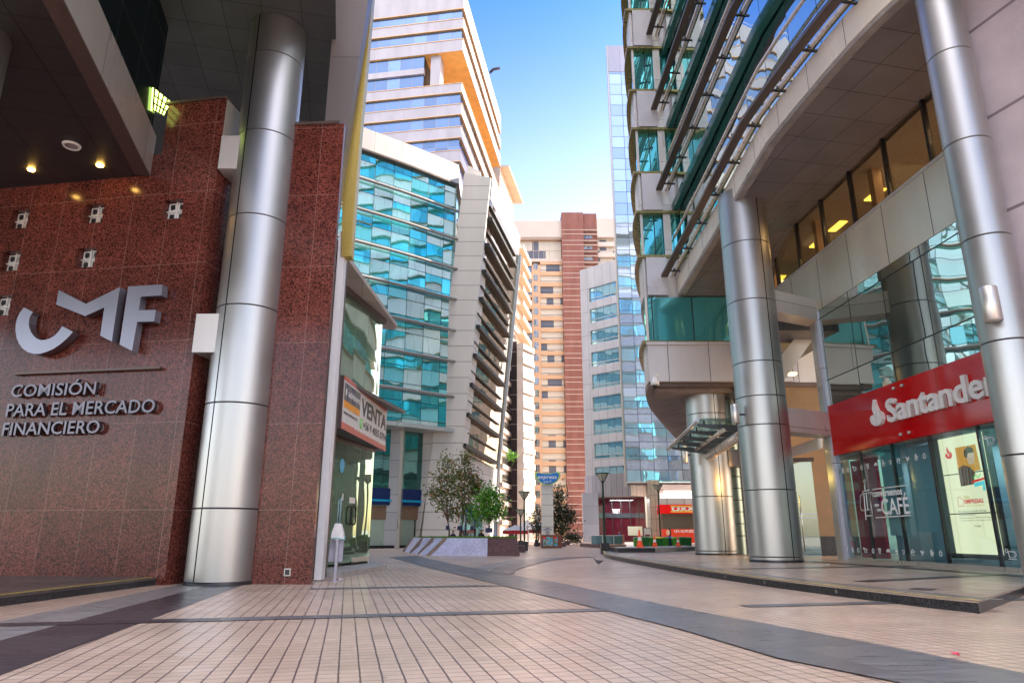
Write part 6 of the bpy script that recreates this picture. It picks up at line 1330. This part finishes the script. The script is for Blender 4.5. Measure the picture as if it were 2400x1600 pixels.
# ------------------------------------------------------------ low black plinth with cones
a = G(1447, 1294, PZ); b_ = G(1536, 1294, PZ); c = G(1640, 1289, PZ)
m = MB(); m.prism([(a.x, a.y), (b_.x, b_.y), (b_.x, b_.y + 4), (a.x, a.y + 2.5)], PZ, PZ + .20); o = tag(m.build('low_wall', M['granite_dark']), 'low black tiled plinth edge under the traffic cones', 'wall')
m = MB(); m.prism([(b_.x, b_.y + .02), (c.x, c.y), (c.x, c.y + 3), (b_.x, b_.y + 4)], PZ, PZ + .195); o = tag(m.build('low_wall', M['concrete']), 'low grey stone kerb running right from the black plinth to the column', 'wall')
M['cone'] = plain('cone_orange', (.85, .07, .01), .4, 0, .05); M['cone_w'] = plain('cone_white', (.75, .72, .70), .4)
def cone(u, vt, vb, D, label):
    p = P(u, vb, D); h = Zv(vt, D) - p.z; r = h * .19; rt = empty('traffic_cone', label, 'traffic cone', p, 'orange traffic cones')
    m = MB(); m.box((p.x, p.y, p.z), r * 2.3, r * 2.3, .04); m.build('foot', M['cone'], rt)
    m = MB(); m.lathe((p.x, p.y, p.z), [(r, .04), (r * .67, h * .38), (r * .67, h * .38)], 20); m.lathe((p.x, p.y, p.z), [(r * .5, h * .58), (r * .14, h - .01), (.0, h)], 20); m.build('body', M['cone'], rt)
    m = MB(); m.lathe((p.x, p.y, p.z), [(r * .68, h * .38), (r * .5, h * .58)], 20); m.build('white_band', M['cone_w'], rt)
cone(1500, 1240, 1282, 32.0, 'tallest orange cone at the left end of the black plinth')
cone(1535, 1251, 1281, 33.0, 'smaller orange cone in the middle between the two others')
cone(1590, 1253, 1280, 33.5, 'orange cone at the right in front of the blue bin')
# ------------------------------------------------------------ bins
def bin_(u, D, w_, h, col, lid, label):
    x = Xu(u, 1270, D); rt = empty('wheelie_bin', label, 'bin', (x, D, 0), 'wheeled bins behind the cones'); a, b2 = w_ / 2 * .82, w_ / 2
    m = MB(); m.hexa([(x - a, D - a, .06), (x + a, D - a, .06), (x + a, D + a, .06), (x - a, D + a, .06)], [(x - b2, D - b2, h - .1), (x + b2, D - b2, h - .1), (x + b2, D + b2, h - .1), (x - b2, D + b2, h - .1)]); m.build('body', col, rt)
    m = MB(); b3 = b2 * 1.06; m.hexa([(x - b3, D - b3, h - .1), (x + b3, D - b3, h - .1), (x + b3, D + b3, h - .1), (x - b3, D + b3, h - .1)], [(x - b3 * .8, D - b3 * .8, h - .03), (x + b3 * .8, D - b3 * .8, h - .03), (x + b3 * .8, D + b3, h), (x - b3 * .8, D + b3, h)]); m.build('lid', lid, rt)
    m = MB(); m.tube([(x - a, D + a + .05, .08), (x + a, D + a + .05, .08)], .08, 10); m.build('wheels', M['rubber'], rt)
g1 = plain('bin_light_green', (.06, .28, .02), .4); g2 = plain('bin_dark_green', (.01, .16, .03), .4); nb_ = plain('bin_navy', (.02, .04, .10), .4); bl = plain('bin_blue', (.02, .08, .35), .4); yl = plain('bin_yellow', (.75, .50, .01), .4)
for i, (u, c_, l_, nm, pos) in enumerate(((1494, g1, g2, 'light green', 'leftmost bin, half behind the tallest cone'), (1512, g2, g2, 'dark green', 'second bin from the left, right of the tallest cone'), (1529, g1, g1, 'light green', 'third bin from the left, behind the small cone'), (1543, g2, yl, 'dark green yellow lidded', 'bin beside the lamp pole'), (1557, g1, g1, 'light green', 'bin just right of the lamp pole'), (1571, nb_, bl, 'navy', 'bin with blue lid'), (1584, g1, g1, 'light green', 'bin behind the right cone'), (1597, g2, g2, 'dark green', 'second bin from the right'), (1611, g2, g2, 'dark green', 'rightmost bin beside the short column'))):
    bin_(u, 46 + (i % 3) * .3, .48, .80 + .02 * (i % 2), c_, l_, nm + ' ' + pos)
# notice easel
p = P(1518, 1258, 60); rt = empty('notice_easel', 'white framed notice board on a stand behind the bins', 'sign', (p.x, 60, 0))
m = MB(); q = Frame((p.x, 60), (1, 0)); m.fbox(q, -.34, .34, .0, 1.5, -.06, 0); m.build('frame', M['dark_metal'], rt); m = MB(); m.fbox(q, -.29, .29, .3, 1.45, 0, .02); m.build('board', plain('board_cream', (.6, .56, .5), .5), rt)
m = MB(); m.fbox(q, -.22, .22, .78, .95, .02, .03); m.build('printed_band', plain('board_maroon', (.2, .05, .06), .5), rt)
# ------------------------------------------------------------ people
def person(name, label, joints, edges, radii, cloth, skin, hair, z_cut, headc, head_r, coat_name='jacket'):
    me = bpy.data.meshes.new('body'); me.from_pydata([tuple(j) for j in joints], edges, [])
    o = bpy.data.objects.new('tmp', me); COL.objects.link(o); sk = o.modifiers.new('s', 'SKIN'); sv = me.skin_vertices[0].data
    for i, r in enumerate(radii): sv[i].radius = (r, r); sv[i].use_root = (i == 0)
    su = o.modifiers.new('u', 'SUBSURF'); su.levels = 2; su.render_levels = 2
    bpy.context.view_layer.update(); dg = bpy.context.evaluated_depsgraph_get()
    m2 = bpy.data.meshes.new_from_object(o.evaluated_get(dg)); bpy.data.objects.remove(o)
    m2.materials.clear()
    for mt_ in (cloth, skin, hair): m2.materials.append(mt_)
    for p_ in m2.polygons:
        p_.use_smooth = True; c = p_.center
        p_.material_index = 0 if c.z < z_cut else (2 if (c.z > headc.z + head_r * .15 or c.y > headc.y + head_r * .4) else 1)
    m2.name = name; o = bpy.data.objects.new(name, m2); COL.objects.link(o); return tag(o, label, 'person')
def sitter(u, v, D, face, label, cloth, skin, hair):
    h = P(u, v, D); x, y, z = h; s_ = .78; f = face
    J = [(x, y + .0, z - .62 * s_), (x, y, z - .38 * s_), (x, y, z - .22 * s_), (x, y, z - .13 * s_), (x, y - .01, z), (x, y, z + .09 * s_),
         (x - .17 * s_, y, z - .26 * s_), (x - .22 * s_, y - .04, z - .48 * s_), (x - .14 * s_, y - .2 * f, z - .55 * s_), (x + .17 * s_, y, z - .26 * s_), (x + .22 * s_, y - .04, z - .48 * s_), (x + .14 * s_, y - .2 * f, z - .55 * s_),
         (x - .10 * s_, y - .4 * f, z - .62 * s_), (x - .10 * s_, y - .45 * f, z - 1.0 * s_), (x + .10 * s_, y - .4 * f, z - .62 * s_), (x + .10 * s_, y - .45 * f, z - 1.0 * s_)]
    E = [(0, 1), (1, 2), (2, 3), (3, 4), (4, 5), (2, 6), (6, 7), (7, 8), (2, 9), (9, 10), (10, 11), (0, 12), (12, 13), (0, 14), (14, 15)]
    R = [.15, .15, .13, .055, .095, .07, .065, .05, .035, .065, .05, .035, .08, .05, .08, .05]
    return person('person', label, [Vector(j) for j in J], E, [r * s_ for r in R], cloth, skin, hair, z - .15 * s_, Vector(h), .1 * s_)
skn = plain('skin', (.45, .22, .14), .5); hr = plain('dark_hair', (.015, .01, .01), .6); blkc = plain('black_cloth', (.012, .012, .015), .8); nvc = plain('navy_cloth', (.012, .02, .07), .8)
sitter(1128, 1243, 39.5, 1, 'person in a black top sitting behind the planter between the trees', blkc, skn, hr)
sitter(1062, 1245, 39.8, 1, 'person in dark navy clothes sitting behind the planter near the tall left tree', nvc, skn, hr)
sitter(1452, 1246, 52.5, 1, 'person in a navy jacket sitting behind the glass stair railing', plain('blue_jacket', (.02, .04, .22), .7), skn, hr)
m = MB(); m.box((-2.0, 40.2, 0), 5.5, .5, .36); tag(m.build('bench', M['granite_brown']), 'low stone bench behind the planter where people sit', 'bench')
# ------------------------------------------------------------ pigeon and litter
p = G(1403, 1325); c = p + UP * .12
m = MB(); prof = [(-.16, .012, .03), (-.10, .035, .02), (-.04, .06, .0), (.02, .065, .0), (.07, .05, .02), (.10, .032, .055), (.12, .028, .09), (.14, .02, .10), (.155, .004, .10)]
rings = [[c + Vector((-dx, r * cos(t), dz + r * .9 * sin(t))) for t in [2 * pi * k / 10 for k in range(10)]] for dx, r, dz in prof]
for i in range(len(rings) - 1):
    for k in range(10): m.face([rings[i][k], rings[i][(k + 1) % 10], rings[i + 1][(k + 1) % 10], rings[i + 1][k]], 0, None, True)
m.tube([c + Vector((0, .02, -.05)), c + Vector((0, .02, -.12))], .006, 5); m.tube([c + Vector((0, -.02, -.05)), c + Vector((0, -.02, -.12))], .006, 5)
tag(m.build('pigeon', plain('pigeon_grey', (.07, .065, .08), .6)), 'small grey pigeon walking on the paving in front of the platform', 'pigeon')
rn = random.Random(5)
for i, (u, v, z, sz, mt_, lb_) in enumerate(((2240, 1538, .02, .05, plain('pink_foil', (.7, .05, .12), .3), 'pink scrap of litter on the paving at the lower right'), (1902, 1319, PZ, .05, W2, 'white crumpled paper on the platform just right of the tall column'), (1942, 1324, PZ, .06, W2, 'white crumpled paper on the platform before the bank doors'), (798, 1360, .0, .07, W2, 'white paper crumpled at the foot of the dispenser stand'), (1102, 1301, 0, .07, W2, 'white scrap at the foot of the lavender planter face'))):
    p = G(u, v, z); m = MB(); pts = [p + Vector((rn.uniform(-1, 1) * sz, rn.uniform(-1, 1) * sz, rn.uniform(.0, .6) * sz + .005)) for k in range(7)]
    for k in range(9): a = rn.sample(range(7), 3); m.face([pts[a[0]], pts[a[1]], pts[a[2]]])
    tag(m.build('litter', mt_), lb_, 'litter')
# banner in front of the base wall
p0 = P(1092, 1200, 54.8); m = MB(); q = Frame((p0.x, 54.9), (1, .2)); m.fbox(q, 0, .55, p0.z - .2, p0.z + .6, 0, .03)
tag(m.build('blue_banner', plain('blue_banner', (.10, .16, .50), .6)), 'pale blue banner hanging behind the planter trees', 'banner')
